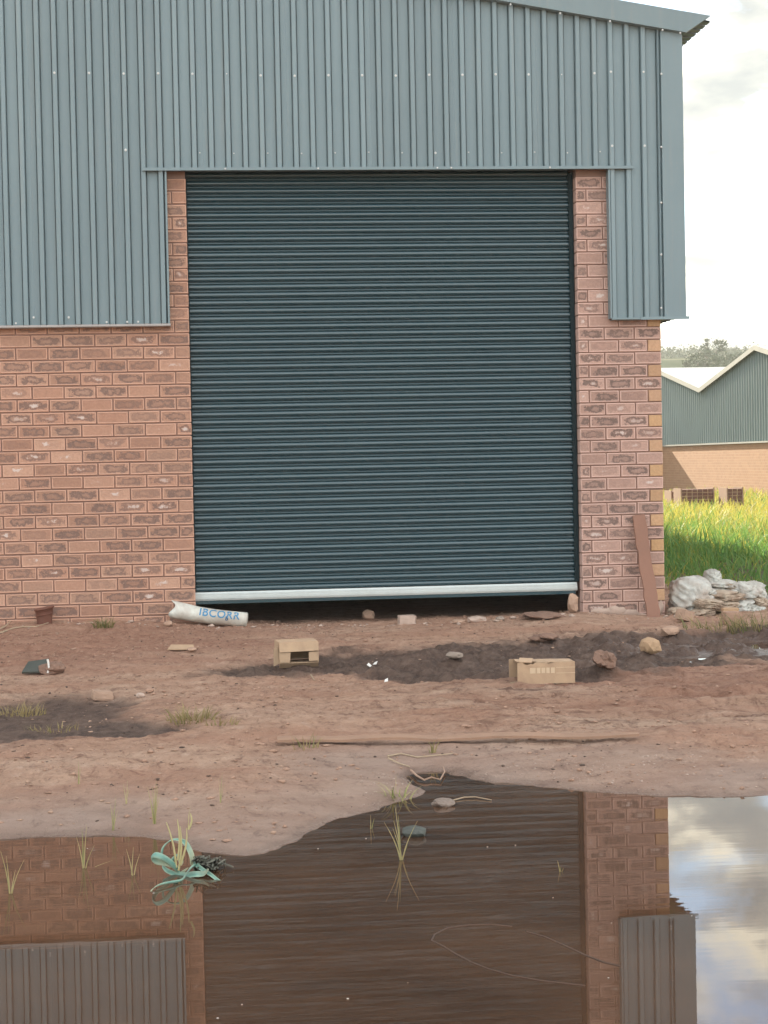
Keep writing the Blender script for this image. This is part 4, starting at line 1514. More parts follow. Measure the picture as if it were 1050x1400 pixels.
def brickbat(px, py, wpx, hpx, mat, label, rotz, tilt, seed, cat='brick', dpx=None):
    """a broken brick: chipped bevelled block"""
    p = on_ground(px, py)
    s_ = pxm(p)
    L_, H_ = wpx / s_, hpx / s_
    D_ = (dpx / s_) if dpx else 0.10
    bm = bmesh.new()
    bmesh.ops.create_cube(bm, size=1.0)
    bmesh.ops.subdivide_edges(bm, edges=bm.edges[:], cuts=3, use_grid_fill=True)
    V = np.array([v.co[:] for v in bm.verts]); Fc = [[v.index for v in f.verts] for f in bm.faces]
    bm.free()
    e = np.sort(np.abs(V), 1)[:, 1:2]
    V = V * (1 - 0.05 * (e > 0.45))
    k = fbm(V[:, 0] * 3 + seed, V[:, 1] * 3 + V[:, 2] * 2.3, seed, 3)
    V = V * (1 + 0.07 * k[:, None])
    br = V[:, 0] > 0.3
    V[br, 0] += 0.10 * fbm(V[br, 1] * 4, V[br, 2] * 4, seed + 5, 2)
    V = V * np.array([L_, D_, H_])
    Mx = np.array(Matrix.Rotation(rotz, 3, 'Z') @ Matrix.Rotation(tilt, 3, 'Y'))
    V = V @ Mx.T
    V[:, 2] += -V[:, 2].min() - 0.1 * H_
    o = part('broken_brick', V + p, Fc, M[mat], None, tuple(p))
    tag(o, label, cat, 'broken bricks lying about')
    return o


lump('stone', 503, 846, 17, 15, 'rock', 'angular pinkish stone in the gap under the roller door', 'stone', 3, rough=0.3, blocky=0.3)
brickbat(556, 853, 23, 13, 'mortar_splash', 'pale mortar crusted half brick on the threshold below the roller door', 0.05, 0.0, 4)
lump('stone', 627, 852, 20, 6, 'rock', 'flat pale stone in the threshold dirt, left of three', 'stone', 5, blocky=0.3)
lump('stone', 651, 850, 27, 9, 'mortar_splash', 'long flat grey stone in the middle of the threshold row', 'stone', 6, blocky=0.4)
lump('stone', 684, 849, 14, 8, 'rock_g', 'rounded grey stone at the right of the threshold row', 'stone', 7)
lump('stone', 783, 838, 15, 26, 'rock', 'upright pinkish stone leaning on the foot of the right door jamb', 'stone', 8, blocky=0.6, sink=0.05, rough=0.35)
lump('stone', 889, 893, 27, 24, 'rock_o', 'ochre angular rock in the black mud below the leaning plank', 'stone', 9, rough=0.3, blocky=0.45, sink=0.08, sub=2, rot=0.4)
lump('dirt_clod', 826, 915, 32, 24, 'clod_dark', 'crumbly brown clod between the cardboard box and the ochre rock', 'clod', 10, rough=0.45, sub=3)
lump('dirt_clod', 622, 901, 27, 10, 'rock_g', 'greenish grey stone set in the dark mud between the two boxes', 'stone', 11)
lump('dirt_clod', 745, 876, 40, 12, 'clod_dark', 'broken clod heap at the upper edge of the black mud', 'clod', 12, rough=0.5, sub=3)
lump('dirt_clod', 605, 1101, 30, 13, 'wet_clod', 'grey wet clod islet just off the mud spit in the puddle', 'clod', 13, sink=0.3, rough=0.3, sub=3)
lump('stone', 566, 1143, 32, 16, 'slate', 'dark greenish stone breaking the water behind the tall shoots', 'stone', 14, sink=0.2)
lump('dirt_clod', 915, 868, 26, 14, 'rock', 'orange broken lump in front of the sack heap', 'stone', 15, blocky=0.4)
brickbat(140, 958, 28, 13, 'rock', 'broken tan brick lying at the top edge of the dark mud patch', 0.25, 0.12, 16, dpx=26)
lump('stone', 192, 953, 12, 7, 'mortar_splash', 'small whitish stone right of the broken tan brick', 'stone', 17, blocky=0.2)
lump('stone', 205, 947, 12, 7, 'clod', 'small brown stone touching the whitish one by the broken brick', 'stone', 18)
lump('stone', 262, 890, 16, 6, 'rock', 'little flat ochre stone beside the cardboard scrap', 'stone', 19)
lump('dirt_clod', 735, 845, 60, 9, 'clod_dark', 'low ridge of loose clods under the right end of the roller door', 'clod', 20, rough=0.5, sub=3)
lump('stone', 230, 856, 14, 8, 'rock', 'small stone beneath the left end of the plastic roll', 'stone', 21, blocky=0.2)
lump('stone', 213, 849, 13, 6, 'rock', 'small stone at the wall foot left of the plastic roll', 'stone', 22, blocky=0.2)
brickbat(936, 850, 18, 15, 'rock', 'square tan brick end at the front of the sack heap', 0.5, 0.3, 23)
brickbat(998, 842, 22, 12, 'rock_o', 'yellow brick lying under the beige sacks', -0.1, 0.0, 24)
brickbat(1000, 853, 24, 18, 'clod', 'red brick in the grass under the yellow brick', 0.1, 0.05, 25)

# small stones and crumbs strewn over the yard
def strew(name, n, smin, smax, mat, label, seed, area, mask=None, flat=0.6):
    r = np.random.default_rng(seed)
    x_ = r.uniform(area[0], area[1], n); y_ = r.uniform(area[2], area[3], n)
    d_ = shore_dist(x_, y_)
    k = d_ > 0.03
    k &= r.uniform(0, 1, n) < np.clip(0.45 + 1.1 * fbm(x_ * 1.5, y_ * 1.5, seed + 50, 3), 0.05, 1)
    if name == 'dirt_crumbs':
        k &= masks(x_, y_, d_)[0] < 0.35
    k &= ~((y_ > -0.15) & ((x_ < XJ) | (x_ > XA)))
    x_, y_ = x_[k], y_[k]
    z_ = height(x_, y_)
    n = len(x_)
    sz = smin * (smax / smin) ** (r.uniform(0, 1, n) ** 2.2)
    B = np.array([(1, 0, 0), (-1, 0, 0), (0, 1, 0), (0, -1, 0), (0, 0, 1), (0, 0, -1), (.6, .6, .55), (-.6, .6, .5), (.6, -.6, .5), (-.6, -.6, .55)], float)
    T = [(4, 6, 7), (4, 7, 9), (4, 9, 8), (4, 8, 6), (6, 0, 2), (6, 2, 7), (7, 2, 1), (7, 1, 9), (9, 1, 3), (9, 3, 8), (8, 3, 0), (8, 0, 6), (0, 5, 2), (2, 5, 1), (1, 5, 3), (3, 5, 0)]
    V = B[None] * r.uniform(0.6, 1.3, (n, 10, 1)) * sz[:, None, None]
    V = V * np.stack([r.uniform(0.7, 1.6, n), r.uniform(0.7, 1.3, n), r.uniform(0.4, 0.9, n) * flat * 1.4], 1)[:, None, :]
    a_ = r.uniform(0, 6.28, n); c, s_ = np.cos(a_)[:, None], np.sin(a_)[:, None]
    V = np.stack([V[..., 0] * c - V[..., 1] * s_ + x_[:, None], V[..., 0] * s_ + V[..., 1] * c + y_[:, None], V[..., 2] + z_[:, None] + 0.15 * sz[:, None]], 2)
    Q = (np.array(T)[None] + (np.arange(n) * 10)[:, None, None]).reshape(-1, 3).astype(np.int32)
    me = bpy.data.meshes.new(name)
    me.vertices.add(n * 10); me.vertices.foreach_set('co', V.ravel().astype(np.float32))
    me.loops.add(Q.size); me.loops.foreach_set('vertex_index', Q.ravel())
    me.polygons.add(len(Q)); me.polygons.foreach_set('loop_start', (np.arange(len(Q)) * 3).astype(np.int32))
    me.materials.append(M[mat]); me.update(calc_edges=True)
    o = link(bpy.data.objects.new(name, me))
    o['kind'] = 'stuff'; o['label'] = label
    return o


strew('gravel', 4200, 0.0025, 0.013, 'rock', 'small pale stones strewn over the dirt yard', 3, (-2.2, 4.6, -8.2, 0.3))
strew('dirt_crumbs', 26000, 0.0025, 0.015, 'clod', 'crumbs of red dirt over the yard', 4, (-2.2, 4.8, -8.0, 0.4))
strew('dark_litter', 4200, 0.002, 0.010, 'dark_bit', 'dark bits of debris over the yard and the silty bank', 5, (-2.0, 4.2, -7.8, -0.6))
strew('mortar_crumbs', 420, 0.006, 0.030, 'mortar_splash', 'pale mortar crumbs along the foot of the wall', 6, (-1.9, 3.5, -0.5, -0.03))

strew('shore_grit', 1800, 0.002, 0.007, 'mortar_splash', 'pale grit along the far bank of the puddle', 8, (0.5, 2.6, -7.1, -6.3))

r = np.random.default_rng(31)
mb = MB()
for k in range(24):
    x_, y_ = r.uniform(-0.8, 1.8), -9.3 + 2.6 * r.uniform(0, 1) ** 0.8
    if shore_dist(np.array([x_]), np.array([y_]))[0] > -0.06:
        continue
    a_, c_ = r.uniform(0.001, 0.0035) * (2 if r.random() < 0.05 else 1), r.uniform(0, 6.28)
    P = [(x_ + a_ * math.cos(c_ + t_) * (1 + 0.5 * math.sin(t_)), y_ + a_ * math.sin(c_ + t_), 0.0015) for t_ in (0, 1.2, 2.4, 3.6, 4.9)]
    mb.add(P, [(0, 1, 2, 3, 4)])
o = mb.build('floating_specks', M['paper'])
o['kind'] = 'stuff'; o['label'] = 'pale specks floating on the puddle'

# ------------------------------------------------------------------ cardboard boxes
def local(px, py, rotz):
    p = on_ground(px, py)
    return p, np.array((math.cos(rotz), math.sin(rotz), 0.0)), np.array((-math.sin(rotz), math.cos(rotz), 0.0)), np.array((0, 0, 1.0))


def panel(name, P, mat, parent, t=0.005):
    return MB().quadslab(P, t).build(name, M[mat], parent)


# open box facing the camera
p, ex_, ey_, ez_ = local(409, 915, 0.10)
p = p + np.array([0, 0, 0.018])
s_ = pxm(p)
Wd, Ht, Dp = 54 / s_, 31 / s_, 0.19
bx = thing('cardboard_box', 'small open cardboard box lying on its side with its dark mouth towards the puddle', 'cardboard box', p)
q = lambda a, b, c: p + ex_ * a + ey_ * b + ez_ * (c - 0.004)
h_ = Wd / 2
panel('base', [q(-h_, 0, 0.012), q(h_, 0, 0.012), q(h_, Dp, 0.010), q(-h_, Dp, 0.010)], 'card', bx)
panel('top', [q(-h_, 0, Ht), q(h_, 0, Ht), q(h_, Dp, Ht), q(-h_, Dp, Ht)], 'card', bx)
panel('side', [q(-h_, 0, 0.015), q(-h_, Dp, 0.013), q(-h_, Dp, Ht - 0.003), q(-h_, 0, Ht - 0.003)], 'card', bx)
panel('side', [q(h_, 0, 0.015), q(h_, Dp, 0.013), q(h_, Dp, Ht - 0.003), q(h_, 0, Ht - 0.003)], 'card', bx)
panel('back', [q(-h_ + .004, Dp, 0.015), q(h_ - .004, Dp, 0.015), q(h_ - .004, Dp, Ht - 0.004), q(-h_ + .004, Dp, Ht - 0.004)], 'card_in', bx)
panel('flap', [q(-h_, -0.004, Ht), q(h_, -0.004, Ht), q(h_, -0.012, Ht - 0.052), q(-h_, -0.014, Ht - 0.054)], 'card', bx)
panel('flap', [q(-h_, -0.004, 0.018), q(-h_ + 0.062, -0.008, 0.018), q(-h_ + 0.066, -0.008, Ht - 0.056), q(-h_, -0.004, Ht - 0.056)], 'card', bx)
panel('flap', [q(h_, -0.004, 0.022), q(h_ - 0.058, -0.006, 0.022), q(h_ - 0.058, -0.006, Ht - 0.058), q(h_, -0.004, Ht - 0.058)], 'card', bx)
panel('flap', [q(-h_ + .002, -0.003, 0.014), q(h_ - .002, -0.003, 0.014), q(h_ + 0.004, 0.030, -0.016), q(-h_ + 0.002, 0.030, -0.016)], 'card_in', bx)
panel('flap', [q(-h_ - 0.004, 0.0, 0.012), q(-h_ - 0.004, 0.0, Ht - 0.02), q(-h_ - 0.034, -0.02, Ht - 0.03), q(-h_ - 0.036, -0.02, 0.0)], 'card_in', bx)

# torn box with a printed face
p, ex_, ey_, ez_ = local(747, 935, -0.05)
s_ = pxm(p)
Wd, Ht, Dp = 79 / s_, 31 / s_, 0.20
bx = thing('cardboard_box', 'torn printed cardboard box with ragged top edge at the edge of the black mud', 'cardboard box', p)
h_ = Wd / 2
mb = MB()
rr = random.Random(12)
n = 22
for k in range(n + 1):
    x_ = -h_ + Wd * k / n
    zt_ = Ht - 0.004 + (rr.uniform(-0.010, 0.004) if 2 < k < 14 else rr.uniform(-0.002, 0.002))
    for y_ in (0.0, 0.005):
        mb.V += [tuple(q(x_, y_, 0.0 + 0.004 * (k / n))), tuple(q(x_, y_ - 0.006, zt_))]
for k in range(n):
    a = 4 * k
    mb.F += [(a, a + 4, a + 5, a + 1), (a + 2, a + 3, a + 7, a + 6), (a + 1, a + 5, a + 7, a + 3), (a, a + 2, a + 6, a + 4)]
mb.F += [(0, 1, 3, 2), (4 * n, 4 * n + 2, 4 * n + 3, 4 * n + 1)]
fr = mb.build('front', M['card'], bx)
panel('base', [q(-h_, 0.008, 0.006), q(h_, 0.008, 0.006), q(h_, Dp, 0.006), q(-h_, Dp, 0.006)], 'card_in', bx)
panel('back', [q(-h_ - .02, Dp, 0.0), q(h_, Dp, 0.0), q(h_, Dp, Ht * 0.9), q(-h_ - .02, Dp, Ht * 0.95)], 'card_in', bx)
panel('top', [q(-h_ + .005, 0.07, Ht - .006), q(h_ - .005, 0.03, Ht - .008), q(h_ - .005, Dp, Ht - .012), q(-h_ + .005, Dp, Ht - .008)], 'card', bx)
panel('side', [q(h_ - .002, 0.008, 0.01), q(h_ - .002, Dp - .004, 0.01), q(h_ - .002, Dp - .004, Ht - 0.01), q(h_ - .002, 0.008, Ht - 0.003)], 'card', bx)
panel('flap', [q(-h_ + 0.01, -0.002, Ht + 0.001), q(-h_ + 0.075, -0.002, Ht - 0.003), q(-h_ + 0.09, 0.06, Ht + 0.010), q(-h_ + 0.02, 0.07, Ht + 0.014)], 'card', bx)
panel('flap', [q(-h_ + 0.10, 0.004, Ht - 0.006), q(-h_ + 0.17, 0.004, Ht - 0.006), q(-h_ + 0.16, 0.05, Ht - 0.004), q(-h_ + 0.11, 0.06, Ht + 0.006)], 'card_in', bx)
panel('flap', [q(-h_ - .002, 0.03, 0.006), q(-h_ - .002, 0.16, 0.006), q(-h_ - 0.055, 0.14, 0.004), q(-h_ - 0.045, 0.05, 0.000)], 'card_in', bx)
panel('flap', [q(-h_ - .01, -0.006, 0.004), q(-h_ + 0.05, -0.008, 0.004), q(-h_ + 0.045, -0.03, -0.004), q(-h_ - 0.02, -0.028, -0.002)], 'card', bx)
# pale print on its face: two bars of block characters
mb = MB()
for (a_, b_) in ((-0.085, -0.055), (-0.050, -0.030), (-0.025, -0.005), (0.0, 0.018), (0.024, 0.044)):
    V = [q(a_, -0.0028 - .0015 * 1.0, 0.058), q(b_, -0.0028 - .0015, 0.058), q(b_, -0.0046 - .0015, 0.087), q(a_, -0.0046 - .0015, 0.087)]
    mb.add(V, [(0, 1, 2, 3)])
mb.add([q(0.052, -0.0042, 0.056), q(0.15, -0.0042, 0.056), q(0.15, -0.0044, 0.059), q(0.052, -0.0044, 0.059)], [(0, 1, 2, 3)])
mb.add([q(0.052, -0.0058, 0.085), q(0.15, -0.0058, 0.085), q(0.15, -0.006, 0.088), q(0.052, -0.006, 0.088)], [(0, 1, 2, 3)])
mb.build('print', M['print'], bx)

# flat scrap of cardboard
p, ex_, ey_, ez_ = local(248, 889, -0.05)
mb = MB().quadslab([q(-0.085, -0.05, 0.012), q(0.085, -0.055, 0.008), q(0.075, 0.06, 0.026), q(-0.07, 0.06, 0.030)], 0.006)
o = mb.build('cardboard_scrap', M['card'], None, tuple(p))
tag(o, 'flat scrap of cardboard lying on the dirt below the plastic roll', 'cardboard')

# ------------------------------------------------------------------ planks
def plank(P0, P1, wv, tv, mat, label, bend=0.0, n=14, group=None, name='plank', taper=None):
    P0, P1, wv, tv = (np.array(v, float) for v in (P0, P1, wv, tv))
    mb = MB()
    r = random.Random(int(abs(P0[0]) * 1000))
    for k in range(n + 1):
        t_ = k / n
        c = P0 * (1 - t_) + P1 * t_ + tv / np.linalg.norm(tv) * bend * (1 - 4 * (t_ - 0.5) ** 2) * -1
        w1, w2 = 1 + r.uniform(-0.12, 0.12), 1 + r.uniform(-0.12, 0.12)
        if taper and t_ > 0.72:
            w1, w2 = w1 * (1 - 0.75 * (t_ - 0.72) / 0.28), w2 * (1 - 0.3 * (t_ - 0.72) / 0.28)
        c = c + np.array([0, 0, 0.004 * math.sin(9 * t_ + P0[0] * 5)]) * (1 if taper is not None else 0)
        mb.V += [tuple(c - wv * w1 - tv), tuple(c + wv * w2 - tv), tuple(c + wv * w2 + tv), tuple(c - wv * w1 + tv)]
    for k in range(n):
        a = 4 * k
        for i in range(4):
            mb.F.append((a + i, a + 4 + i, a + 4 + (i + 1) % 4, a + (i + 1) % 4))
    mb.F += [(0, 1, 2, 3), (4 * n + 3, 4 * n + 2, 4 * n + 1, 4 * n)]
    o = mb.build(name, M[mat], None, tuple(P0))
    return tag(o, label, 'plank', group)


b_ = on_ground(894, 844)
t_ = on_wall(873, 704, -0.03)
plank(b_ + np.array([0, -0.0, -0.01]), t_, np.array([0.048, 0, 0.006]), np.array([0.001, -0.010, -0.001]), 'wood_red', 'red brown plank leaning on the brick pier', 0.004, group='planks in the yard')


def lying(pxa, pya, pxb, pyb, label, lifta, liftb, mid):
    a_, b_ = on_ground(pxa, pya), on_ground(pxb, pyb)
    d_ = (b_ - a_) / np.linalg.norm(b_ - a_)
    sd = np.cross((0, 0, 1.0), d_)
    a_ = a_ + np.array([0, 0, lifta]); b_ = b_ + np.array([0, 0, liftb])
    return plank(a_, b_, sd * 0.026 + np.array([0, 0, 0.004]), np.array([0, 0, 0.0050]), 'wood', label, mid, 18, 'planks in the yard', taper='right' in label)


lying(379, 1019, 596, 1017, 'left one of two long thin planks lying end to end on the dirt', 0.020, 0.022, -0.006)
lying(598, 1016, 874, 1012, 'right one of two long thin planks lying end to end on the dirt', 0.022, 0.018, -0.004)

# ------------------------------------------------------------------ white plastic roll with blue lettering
pa = on_wall(236, 833, -0.12); pb_ = on_wall(340, 840, -0.22)
pa = np.array(pa); pb_ = np.array(pb_)
ra, rb = 0.066, 0.052
pb_ = on_ground(337, 856)
gb = float(pb_[2])
pb_[2] = gb + rb * 0.9
roll = thing('plastic_roll', 'white plastic sack rolled into a tube with blue lettering at the door jamb', 'plastic sack', (float(pa[0]), float(pa[1]), gb))
ax = (pb_ - pa); LEN = float(np.linalg.norm(ax)); ax = ax / LEN
sd = np.cross((0, 0, 1.0), ax); sd /= np.linalg.norm(sd); upv = np.cross(ax, sd)
def roll_r(t_, th):
    r0 = ra + (rb - ra) * t_
    return r0 * (1 + 0.05 * math.sin(2 * th + 4 * t_) + 0.03 * vnoise(np.array([t_ * 6 + 3]), np.array([th * 1.2]), 77)[0])
mb = MB(); NT, NA = 18, 28
prof_t = [0.0] + [k / NT for k in range(NT + 1)] + [1.012, 1.018]
for i, t_ in enumerate(prof_t):
    for k in range(NA):
        th = 2 * math.pi * k / NA
        r_ = roll_r(min(t_, 1.0), th) * (1.0 if t_ <= 1 else (0.86 if t_ < 1.015 else 0.3))
        if i == 0:
            r_ *= 0.62
        off_ = 0.02 * math.sin(3 * th) if t_ == 0 else 0
        c = pa + ax * (LEN * t_ + off_ + (0.03 if i == 0 else 0)) - np.array([0, 0, 0.012 * math.sin(math.pi * min(t_, 1))])
        mb.V.append(tuple(c + r_ * (math.cos(th) * sd + math.sin(th) * upv)))
n = len(prof_t)
for i in range(n - 1):
    for k in range(NA):
        k2 = (k + 1) % NA
        mb.F.append((i * NA + k, i * NA + k2, (i + 1) * NA + k2, (i + 1) * NA + k))
mb.F.append(tuple(range((n - 1) * NA, n * NA)))
mb.F.append(tuple(range(NA))[::-1])
mb.build('sack_tube', M['bag'], roll, None, True)


def lettering(body, size, t0, mat, th0, parent, stretch=1.0):
    cu = bpy.data.curves.new('lettering', 'FONT')
    cu.body = body; cu.size = size; cu.space_character = 1.08; cu.offset = 0.0012
    cu.resolution_u = 3
    tmp = bpy.data.objects.new('lettering', cu)
    scene.collection.objects.link(tmp)
    dg = bpy.context.evaluated_depsgraph_get()
    me = bpy.data.meshes.new_from_object(tmp.evaluated_get(dg))
    bpy.data.objects.remove(tmp)
    bm = bmesh.new(); bm.from_mesh(me)
    bmesh.ops.triangulate(bm, faces=bm.faces[:])
    bmesh.ops.subdivide_edges(bm, edges=[e for e in bm.edges if e.calc_length() > 0.012], cuts=2)
    V = []
    for v in bm.verts:
        t_ = t0 + v.co.x * stretch / LEN
        th = math.pi - th0 * 0 - (v.co.y / ((ra + rb) / 2)) - th0
        r_ = roll_r(t_, th % (2 * math.pi)) + 0.0022
        c = pa + ax * (LEN * t_) - np.array([0, 0, 0.012 * math.sin(math.pi * t_)])
        V.append(tuple(c + r_ * (math.cos(th) * sd + math.sin(th) * upv)))
    Fc = [[v.index for v in f.verts] for f in bm.faces]
    w_ = max(v.co.x for v in bm.verts)
    bm.free(); bpy.data.meshes.remove(me)
    part('lettering', V, Fc, M[mat], parent)
    return w_


lettering('IBCORR', 0.086, 0.36, 'ink', 0.05, roll, 0.93)
lettering('b', 0.044, 0.36 + 0.212 * 0.93 / LEN, 'ink_d', -0.20, roll, 1.0)

# ------------------------------------------------------------------ rusty pot, twigs, dark sheet with a bag
pt_ = on_wall(61, 850, -0.13); pt_[2] = gz(float(pt_[0]), float(pt_[1])) - 0.02
pot = thing('rusty_pot', 'small rusty brown tin pot half sunk in the dirt against the brick wall', 'pot', pt_)
mb = MB(); NA = 22
rings = [(0.052, 0.0), (0.056, 0.05), (0.062, 0.10), (0.066, 0.125), (0.073, 0.127), (0.074, 0.136), (0.068, 0.139), (0.061, 0.132), (0.054, 0.08), (0.045, 0.075)]
for (r_, z_) in rings:
    for k in range(NA):
        th = 2 * math.pi * k / NA
        mb.V.append((pt_[0] + r_ * math.cos(th) * (1 + 0.03 * math.sin(2 * th)), pt_[1] + r_ * math.sin(th), pt_[2] + z_ + 0.012 * math.cos(th)))
for i in range(len(rings) - 1):
    for k in range(NA):
        mb.F.append((i * NA + k, i * NA + (k + 1) % NA, (i + 1) * NA + (k + 1) % NA, (i + 1) * NA + k))
mb.F.append(tuple((len(rings) - 1) * NA + k for k in range(NA)))
mb.build('pot_body', M['rust'], pot, None, True)
mb = MB()
for k in range(NA):
    pass
P = [(pt_[0] + 0.064 * math.cos(a), pt_[1] + 0.064 * math.sin(a), pt_[2] + 0.088 + 0.012 * math.cos(a)) for a in np.linspace(0, 2 * math.pi, 20)]
mb.tube(P, 0.004, 5)
mb.build('hoop', M['rust'], pot)


def twig(pts, rad, label, mat='twig', cat='twig', name='twig', group='dry twigs on the ground', lift=0.006):
    P = []
    for (px, py) in pts:
        p = on_ground(px, py)
        P.append(p + np.array([0, 0, lift + random.uniform(-0.002, 0.004)]))
    mb = MB().tube(P, [rad * (1 - 0.6 * k / len(P)) for k in range(len(P))], 6)
    o = mb.build(name, M[mat], None, tuple(P[0]))
    return tag(o, label, cat, group)


twig([(-20, 872), (4, 866), (20, 860), (32, 858), (50, 858), (66, 853)], 0.007, 'long dry twig curving along the wall foot to the rusty pot')
twig([(-6, 868), (8, 860), (18, 850), (23, 842)], 0.006, 'short dry twig crossing the long one at the left wall foot', lift=0.02)
twig([(530, 1037), (548, 1033), (570, 1037), (590, 1036), (612, 1034), (620, 1033)], 0.004, 'pale forked twig lying just above the puddle inlet')
twig([(531, 1041), (545, 1046), (560, 1051)], 0.004, 'short pale twig below the forked twig at the inlet')
twig([(620, 1096), (635, 1093), (650, 1092), (672, 1095)], 0.003, 'thin pale twig floating beside the grey clod islet', lift=0.004)
twig([(562, 1058), (570, 1066), (580, 1070), (590, 1068), (602, 1070), (608, 1060), (606, 1054)], 0.0045, 'knotted pale roots in the mouth of the puddle inlet', mat='rock', lift=0.01)
twig([(425, 925), (430, 932)], 0.004, 'tiny pale stick on the grey mud below the open box')

def stem(pts, rad, label):
    P = []
    for k, (px, py) in enumerate(pts):
        q_ = g0(px, py)
        P.append(np.array([q_[0], q_[1], 0.0005]))
    o = MB().tube(P, rad, 6).build('floating_stem', M['dark_bit'], None, tuple(P[0]))
    return tag(o, label, 'stem', 'dark stems floating in the puddle')


stem([(700, 1267), (670, 1264), (640, 1265), (612, 1269), (594, 1278), (590, 1286), (606, 1294), (622, 1304), (645, 1316), (668, 1325), (700, 1334), (740, 1341), (800, 1348)], 0.0022, 'long thin dark stem floating in a hairpin curve before the door reflection')
stem([(720, 1274), (745, 1281), (772, 1293), (800, 1306), (826, 1316), (848, 1321)], 0.0022, 'shorter dark stem floating across the reflection of the brick pier edge')

p, ex_, ey_, ez_ = local(50, 920, 0.12)
mb = MB().quadslab([q(-0.085, -0.045, 0.012), q(0.04, -0.05, 0.010), q(0.075, 0.06, 0.072), q(-0.045, 0.06, 0.060)], 0.012)
o = mb.build('broken_sheet', M['slate'], None, tuple(p))
tag(o, 'dark broken sheet propped on a brown bundle at the far left of the yard', 'sheet')
lump('cloth_bundle', 74, 921, 34, 19, 'clod_dark', 'brown dirty bundle under the dark broken sheet on the left', 'bundle', 41, depth=1.0, rough=0.3, sub=3, group=None)
P = [on_ground(66, 922) + np.array([0, -0.03, 0.01])] + [at_depth(x_, y_, 10.2) for (x_, y_) in ((68, 912), (67, 904), (66, 900))]
P[1:] = [np.array([v[0], P[0][1], v[2]]) for v in P[1:]]
o = MB().tube(P, 0.006, 6).build('pale_strip', M['paper'], None, tuple(P[0]))
tag(o, 'thin pale strip standing against the brown bundle', 'strip')
for (px, py, a_, lb) in ((505, 912, 0.012, 'larger white scrap of paper in the dark mud between the boxes'), (513, 910, 0.010, 'white scrap of paper touching the larger one in the dark mud'), (528, 933, 0.008, 'tiny white scrap at the lower edge of the dark mud')):
    p, ex_, ey_, ez_ = local(px, py, random.uniform(-1, 1))
    mb = MB().quadslab([q(-a_, -a_, 0.006), q(a_ * 1.4, -a_ * .5, 0.010), q(a_, a_, 0.026), q(-a_, a_ * .8, 0.018)], 0.003)
    tag(mb.build('paper_scrap', M['paper'], None, tuple(p)), lb, 'scrap', 'white scraps in the mud')

# ------------------------------------------------------------------ heap of sacks at the corner
def sack(px, py, wpx, hpx, depth_m, mat, label, seed, Y, fold=0.26, rot=0.0, tail=None, flat=False):
    c = on_wall(px, py, Y)
    s_ = pxm(c)
    rx_, rz_, ry_ = wpx / s_ / 2, hpx / s_ / 2, depth_m / 2
    bm = bmesh.new()
    bmesh.ops.create_icosphere(bm, subdivisions=5, radius=1.0)
    V = np.array([v.co[:] for v in bm.verts]); Fc = [[v.index for v in f.verts] for f in bm.faces]
    bm.free()
    m_ = np.max(np.abs(V), 1, keepdims=True)
    V = V * 0.72 + V / m_ * 0.28 * 0.8
    sa, sb = V[:, 0] * 1.2 + V[:, 1] * 0.8 + seed * 5.3, V[:, 2] * 1.4 - V[:, 1] * 0.7 + seed * 2.1
    wx, wy = 0.7 * fbm(sa, sb, seed, 3), 0.7 * fbm(sa + 9, sb + 4, seed + 1, 3)
    rid = 1 - np.abs(fbm(sa * 1.1 + wx, (sb * 2.6 if flat else sb * 1.5) + wy, seed + 2, 4, 0.55)) * 2.2
    fine = 1 - np.abs(fbm(sa * 3.2 + wx, sb * 3.6 + wy, seed + 7, 3, 0.5)) * 2
    V = V * (1 + fold * (rid - 0.45) + 0.14 * fine)[:, None]
    c_, q_ = math.cos(rot), math.sin(rot)
    V = V * np.array([rx_, ry_, rz_])
    V = np.stack([V[:, 0] * c_ - V[:, 2] * q_, V[:, 1], V[:, 0] * q_ + V[:, 2] * c_], 1) + np.array(c)
    o = part('sack', V, Fc, M[mat], None, tuple(np.array(c) - np.array([0, 0, rz_])), True)
    return tag(o, label, 'sack', 'old sacks heaped at the corner')


sack(945, 818, 54, 56, 0.42, 'sackw', 'big full white sack at the left of the heap beside the brick pier', 2, 0.10, 0.17)
sack(951, 798, 26, 20, 0.22, 'sackw', 'small white sack lump on top of the heap, left of two', 5, 0.28, 0.24)
sack(974, 791, 21, 24, 0.20, 'sackw', 'small rounded white sack lump on top of the heap, right of two', 6, 0.26, 0.18)
sack(983, 803, 46, 20, 0.35, 'sackw', 'crumpled white sack lying under the two lumps on top', 7, 0.22, 0.3, flat=True)
sack(990, 815, 60, 17, 0.34, 'sackb', 'folded beige sack across the middle of the heap', 8, 0.06, 0.34, 0.06, flat=True)
sack(1002, 803, 34, 12, 0.24, 'sackb', 'thin beige sack fold at the back of the heap, by the cream sack', 16, 0.16, 0.34, -0.1, flat=True)
sack(968, 826, 46, 15, 0.30, 'sackb', 'flattened dirty beige sack at the front of the heap', 9, -0.08, 0.34, -0.1, flat=True)
sack(958, 838, 34, 13, 0.22, 'sackb', 'lowest dirty beige sack at the front, above the tan brick', 17, -0.14, 0.3, 0.2, flat=True)
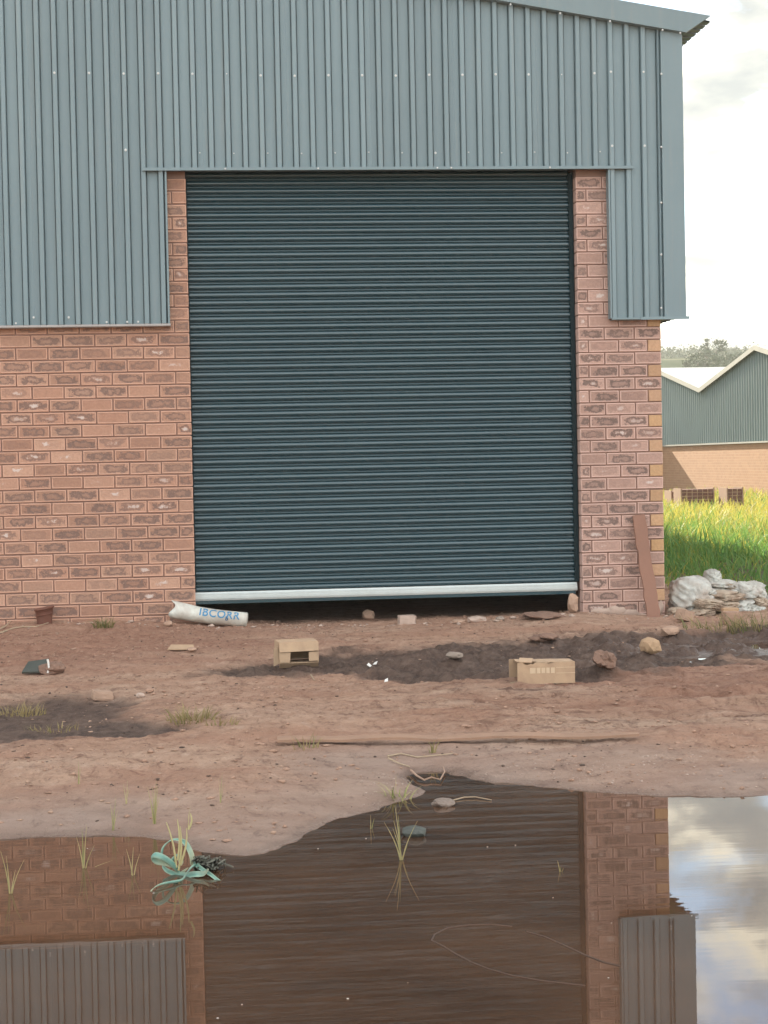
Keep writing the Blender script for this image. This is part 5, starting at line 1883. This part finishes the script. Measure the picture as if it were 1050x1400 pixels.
sack(990, 829, 40, 14, 0.26, 'sackb', 'beige sack just above the yellow brick', 18, -0.08, 0.34, 0.0, flat=True)
sack(1024, 812, 42, 34, 0.36, 'sackw', 'rounded cream sack at the right of the heap', 10, 0.06, 0.2)
sack(1014, 832, 38, 20, 0.28, 'sackw', 'slumped grey white sack below the cream one at the right', 11, -0.08, 0.32, 0.15)
sack(1036, 838, 30, 20, 0.24, 'sackw', 'small crushed white sack in the grass at the lower right of the heap', 19, -0.14, 0.32, -0.2)
sack(1052, 832, 34, 30, 0.34, 'sackw', 'rightmost white sack cut by the edge of the photo', 12, 0.0, 0.26)
sack(1002, 813, 20, 14, 0.18, 'sackw', 'little white bundle wedged between the cream sack and the beige folds', 21, 0.04, 0.3)
sack(966, 811, 22, 13, 0.18, 'sackw', 'little white bundle on the shoulder of the big white sack', 22, 0.02, 0.3)
sack(1038, 824, 20, 16, 0.18, 'sackb', 'little beige bundle between the cream sack and the rightmost one', 23, -0.08, 0.3)
sack(1003, 841, 20, 12, 0.16, 'sackw', 'little grey white scrap of sack beside the yellow brick', 24, -0.16, 0.34)
sack(926, 838, 24, 14, 0.18, 'sackb', 'little beige bundle between the big white sack and the pier', 25, -0.10, 0.3)
sack(932, 849, 40, 10, 0.25, 'sackb', 'thin trodden beige sack on the ground by the leaning plank', 13, -0.12, 0.28, -0.2, flat=True)
sack(980, 846, 60, 20, 0.35, 'clod_dark', 'heap of dark earth beneath the sacks', 14, 0.04, 0.2)

# ------------------------------------------------------------------ air
hz = MB().box(-70, 330, -45, 620, -3.0, 42.0).build('haze', None)
hm = bpy.data.materials.new('haze_air'); hm.use_nodes = True
ht = hm.node_tree; ht.nodes.clear()
hv = ht.nodes.new('ShaderNodeVolumePrincipled'); ho = ht.nodes.new('ShaderNodeOutputMaterial')
hv.inputs['Color'].default_value = (0.86, 0.88, 0.84, 1)
hv.inputs['Density'].default_value = 0.0007
hv.inputs['Anisotropy'].default_value = 0.0
ht.links.new(hv.outputs[0], ho.inputs['Volume'])
hz.data.materials.append(hm)
hz['kind'] = 'stuff'
